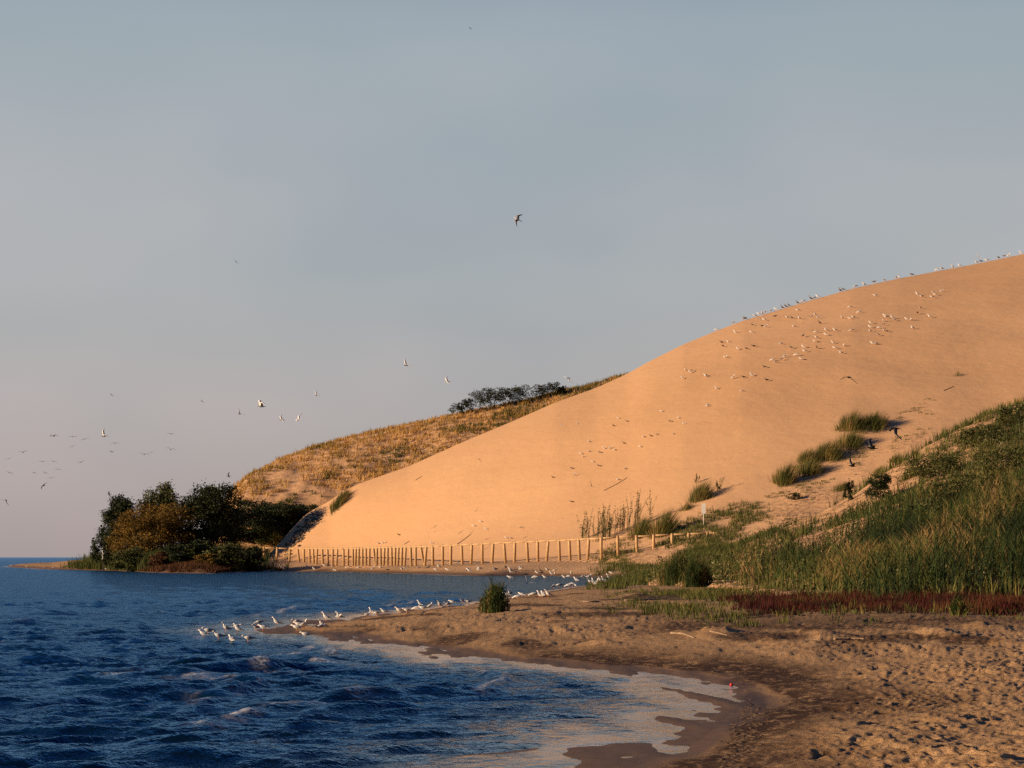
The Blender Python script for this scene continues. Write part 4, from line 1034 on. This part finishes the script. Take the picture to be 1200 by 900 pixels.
flock(T([(515, 408), (545, 402), (575, 412, d), (545, 378), (640, 410), (650, 408), (712, 404), (760, 402, d), (790, 412), (802, 400), (840, 412), (930, 410), (935, 418), (980, 408), (1050, 408, d), (1095, 400, d), (1115, 415), (1160, 402)], 300, 560, 3.75),
      'below the middle of the fence', 'gulls below the fence', 1.0)
flock([(270, 669.3), (285, 668.8)], 'on the waterline left of the fence', 'gulls by the headland', .7)
flock([(52, 666.5), (62, 666.8), (80, 667.2), (90, 667.4), (124, 668.2), (13, 663.8), (31, 665.2)], 'on the sand spit beyond the headland', 'gulls on the far spit', .7)
# skyline of the dune
flock([(839, 388.5), (860, 380), (870.5, 376.5), (873, 376, d), (884, 372), (889, 370), (893, 368.5), (897, 367), (903, 366), (909, 363.5), (916, 362.5, d), (920, 361, d), (924, 360, d)], 'on the lower skyline of the bare dune', 'gulls along the dune skyline', 1.25, crest=True)
flock([(934, 357, d), (941, 355), (949.5, 353, d), (954, 351.8), (958, 350.6), (984, 343, d), (987.5, 341.5, d), (1002, 338), (1012, 335.2), (1025, 332.4, d), (1036, 330)], 'on the middle skyline of the bare dune', 'gulls along the dune skyline', 1.32, crest=True)
flock([(1050, 327.5), (1053, 326.6), (1068, 324, d), (1097, 318.6), (1103, 317.4), (1116, 315), (1124, 313.2), (1144, 309.2), (1149, 308.2, d), (1156, 306.6), (1170, 303.8, d), (1177, 302.3), (1182, 301.3), (1196, 298.6)], 'on the upper skyline of the bare dune', 'gulls along the dune skyline', 1.38, crest=True)
SL = [(165, 247), (240, 243), (245, 210, d), (290, 216, d), (310, 219), (285, 180), (300, 187), (355, 170, d), (408, 175), (430, 178, d), (465, 180), (458, 142), (475, 104), (525, 172), (540, 162), (555, 176), (560, 202, d), (440, 218), (485, 262, d), (380, 298), (250, 311, d), (175, 322), (218, 321, d), (133, 290), (100, 293, d), (108, 310, d), (120, 361)]
flock(T(SL, 820, 330, 4), 'just under the dune skyline', 'gulls on the bare dune', 1.2)
flock(T([(545, 243), (590, 236), (590, 256), (545, 270), (535, 287), (632, 236), (710, 236), (425, 317, d), (485, 314), (490, 334), (548, 318, d), (622, 294), (632, 319), (675, 306), (660, 342), (450, 351), (470, 369)], 820, 330, 4), 'in the middle of the dune flock', 'gulls on the bare dune', 1.2)
flock(T([(340, 375), (352, 385), (385, 372), (400, 358), (300, 408, d), (157, 458), (203, 456, d), (240, 446), (25, 448), (310, 471, d)], 820, 330, 4), 'on the lower fringe of the dune flock', 'gulls on the bare dune', 1.2)
flock(T([(703, 126), (745, 150), (820, 72), (665, 177), (700, 179), (718, 176), (800, 200), (797, 220), (797, 239), (840, 222), (865, 164), (870, 174), (860, 190), (865, 208), (875, 240, d), (863, 236), (900, 177), (912, 186), (835, 257), (808, 298), (825, 298)], 820, 330, 4), 'in the right cluster of the dune flock', 'gulls on the bare dune', 1.2)
flock(T([(968, 183), (990, 184), (995, 226), (1032, 131), (1020, 155, d), (1075, 173), (1018, 68), (1037, 77), (1092, 57), (1102, 68), (1087, 80), (1135, 51)], 820, 330, 4), 'in the upper right flock corner', 'gulls on the bare dune', 1.2)
flock([(799, 445), (803, 435.5), (808, 438), (811, 436, d), (827, 443), (829, 477), (839, 457), (869, 459.5)], 'in the loose left group on the dune', 'gulls on the bare dune', 1.0)
flock(T([(505, 248), (568, 271, d), (472, 303, d), (808, 201), (868, 272, d), (925, 246), (968, 285), (1190, 38, d), (1130, 154), (890, 360), (775, 363), (735, 375, d), (683, 383)], 640, 450, 6), 'of those high mid dune', 'gulls scattered mid dune', .9)
flock(T([(660, 452), (545, 426, d), (480, 475), (450, 460), (403, 463), (373, 490, d), (298, 415), (298, 484), (240, 500), (255, 520), (325, 555), (367, 586, d), (178, 602, d), (203, 650), (45, 666, d), (553, 606), (503, 684), (165, 834), (182, 838, d)], 640, 450, 6), 'of those low mid dune', 'gulls scattered mid dune', .9)
flock([(563, 613), (569, 622), (611, 620), (592.6, 632), (598, 632.5), (555, 618), (451.5, 637), (443, 638.5), (448, 638), (505, 638), (467, 628.5, d)], 'low on the bare dune just above the fence', 'gulls above the fence', .85)

# birds in the air: (px, py, distance, body length, heading, roll, flap, kind, label)
def fly(px, py, Y, L, rz, flap, kind, label, pitch=0.0, roll=.6, group='gulls in flight', parts=True, cat='gull', name='flying_gull'):
    bm, wm, tm = dict(w=(0, 0, 1), d=(5, 2, 4), k=(4, 4, 4), t=(0, 5, 4))[kind]
    pr, one = fly_proto(flap, bm, wm, tm)
    put(name, pr if parts else one, (at(px, Y), Y, CAMH + (HOR - py) / F * Y), (roll, pitch, rz), L, label, cat, group)
fly(606.5, 257, 130, .58, .15, (.04, .0), 't', 'brown and white gull banking with black wing tips high in the open sky', 0.5, .8)
fly(306, 476, 130, .62, .35, (.45, .30), 'w', 'sunlit white gull with raised wings over the left sky, largest there', .1, .25)
fly(281, 485, 230, .58, .8, (.40, .45), 'w', 'pale gull just left of the largest white flying gull')
fly(330, 492, 190, .58, .4, (.30, .2), 'w', 'white gull right below the largest flying one')
fly(350, 491.5, 190, .60, -.3, (.25, .3), 'w', 'white gull with a dark wing, right one of the pair below the largest flyer')
fly(371, 463, 230, .58, .5, (.35, .3), 'w', 'tiny pale gull upper right of the largest white flyer')
fly(476, 428, 180, .60, .6, (.4, .4), 'w', 'small white gull in the open sky left of the ridge shrubs')
fly(524, 447, 190, .60, .2, (.25, .15), 'w', 'small white gull flying just above the ridge shrubs')
fly(666, 443, 200, .63, .9, (-.2, -.3), 'w', 'white and dark gull tilting over the right end of the grassy ridge', 0, .6)
fly(277, 307, 260, .45, 1.2, (.1, .1), 'k', 'tiny dark bird alone high in the left sky', parts=False)
fly(551, 33, 300, .45, .6, (.1, -.1), 'd', 'tiny dark speck of a bird near the top of the sky', parts=False)
fly(122, 511, 170, .58, .5, (.5, .5), 'w', 'pale gull with wings up over the headland trees')
fly(7, 586, 180, .42, 1.3, (-.35, -.6), 'k', 'dark bird diving at the far left edge above the horizon')
fly(128, 579, 200, .45, .3, (.15, -.05), 'd', 'dark gull gliding just above the pointed headland tree')
fly(268, 558, 200, .45, .2, (.15, .3), 'd', 'dark gull gliding beside the steep left end of the ridge')
fly(237, 470.5, 300, .4, 1.0, (.1, .1), 'd', 'tiny dark bird left of the white flying group', parts=False)
fly(131, 463, 300, .4, 1.0, (.1, .1), 'd', 'tiny dark bird alone in the left sky above the distant flock', parts=False)
DF = [(63, 511), (85, 511.5), (99, 514.5), (85, 523.5), (135, 519.5), (131, 529.5), (200, 508.5), (200, 526.8), (169, 532.5), (177, 530.5), (27, 530), (10, 537.5), (50, 541), (63, 541), (95, 541.8), (11, 554), (40, 554), (68, 550), (53, 554.5), (51, 569), (60, 560)]
for i, (px, py) in enumerate(sorted(DF)):
    fly(px, py, 340 + 10 * (i % 4), .55 + .12 * (i % 3), rb.uniform(.9, 2.2), (rb.uniform(.0, .3), rb.uniform(-.2, .15)), 'd', 'faint dark gull, %s from the left in the distant low flock over the horizon' % ordn(i), group='distant flock over the water', parts=False, roll=rb.gauss(0, .22))
fly(678, 497, 320, .55, .9, (.3, .2), 'w', 'white gull skimming over the upper left of the bare dune')
fly(562, 538, 330, .6, 1.3, (-.3, -.6), 'd', 'dark gull hovering in front of the left part of the bare dune')
fly(693, 569, 250, .5, 1.2, (.3, .5), 'd', 'gull banking low over the dune left of the straight stick', 0, .9)
fly(657.6, 498, 320, .4, .5, (.2, .1), 'w', 'tiny pale gull low over the bare dune near the ridge')
fly(618, 684, 215, .62, 1.2, (.55, .8), 'w', 'white gull lifting off the inlet with dark raised wings')
fly(1147, 301, 500, .8, .5, (.4, .5), 'w', 'white gull landing on the upper dune skyline')
GCR = 'crows over the right slope'
fly(995, 442, 98, .42, .9, (-.15, -.50), 'k', 'black crow with drooped wings gliding over the bare dune', 0, .25, GCR, name='flying_crow', cat='crow')
fly(1049, 502, 98, .60, .3, (-.30, -.55), 'k', 'topmost of the three black crows beside the grassy bank', .1, .35, GCR, name='flying_crow', cat='crow')
fly(1022, 525, 98, .58, .25, (.32, .45), 'k', 'middle black crow with raised wings beside the grassy bank', .1, .35, GCR, name='flying_crow', cat='crow')
fly(999, 546, 98, .44, .35, (.38, .5), 'k', 'lowest and smallest black crow above the sandy slope', .1, .3, GCR, name='flying_crow', cat='crow')
# gull swimming in the bay
flock([(425, 693)], 'swimming alone in the bay', None, .34, True, dark=(0,))
print('BIRDS', NB)
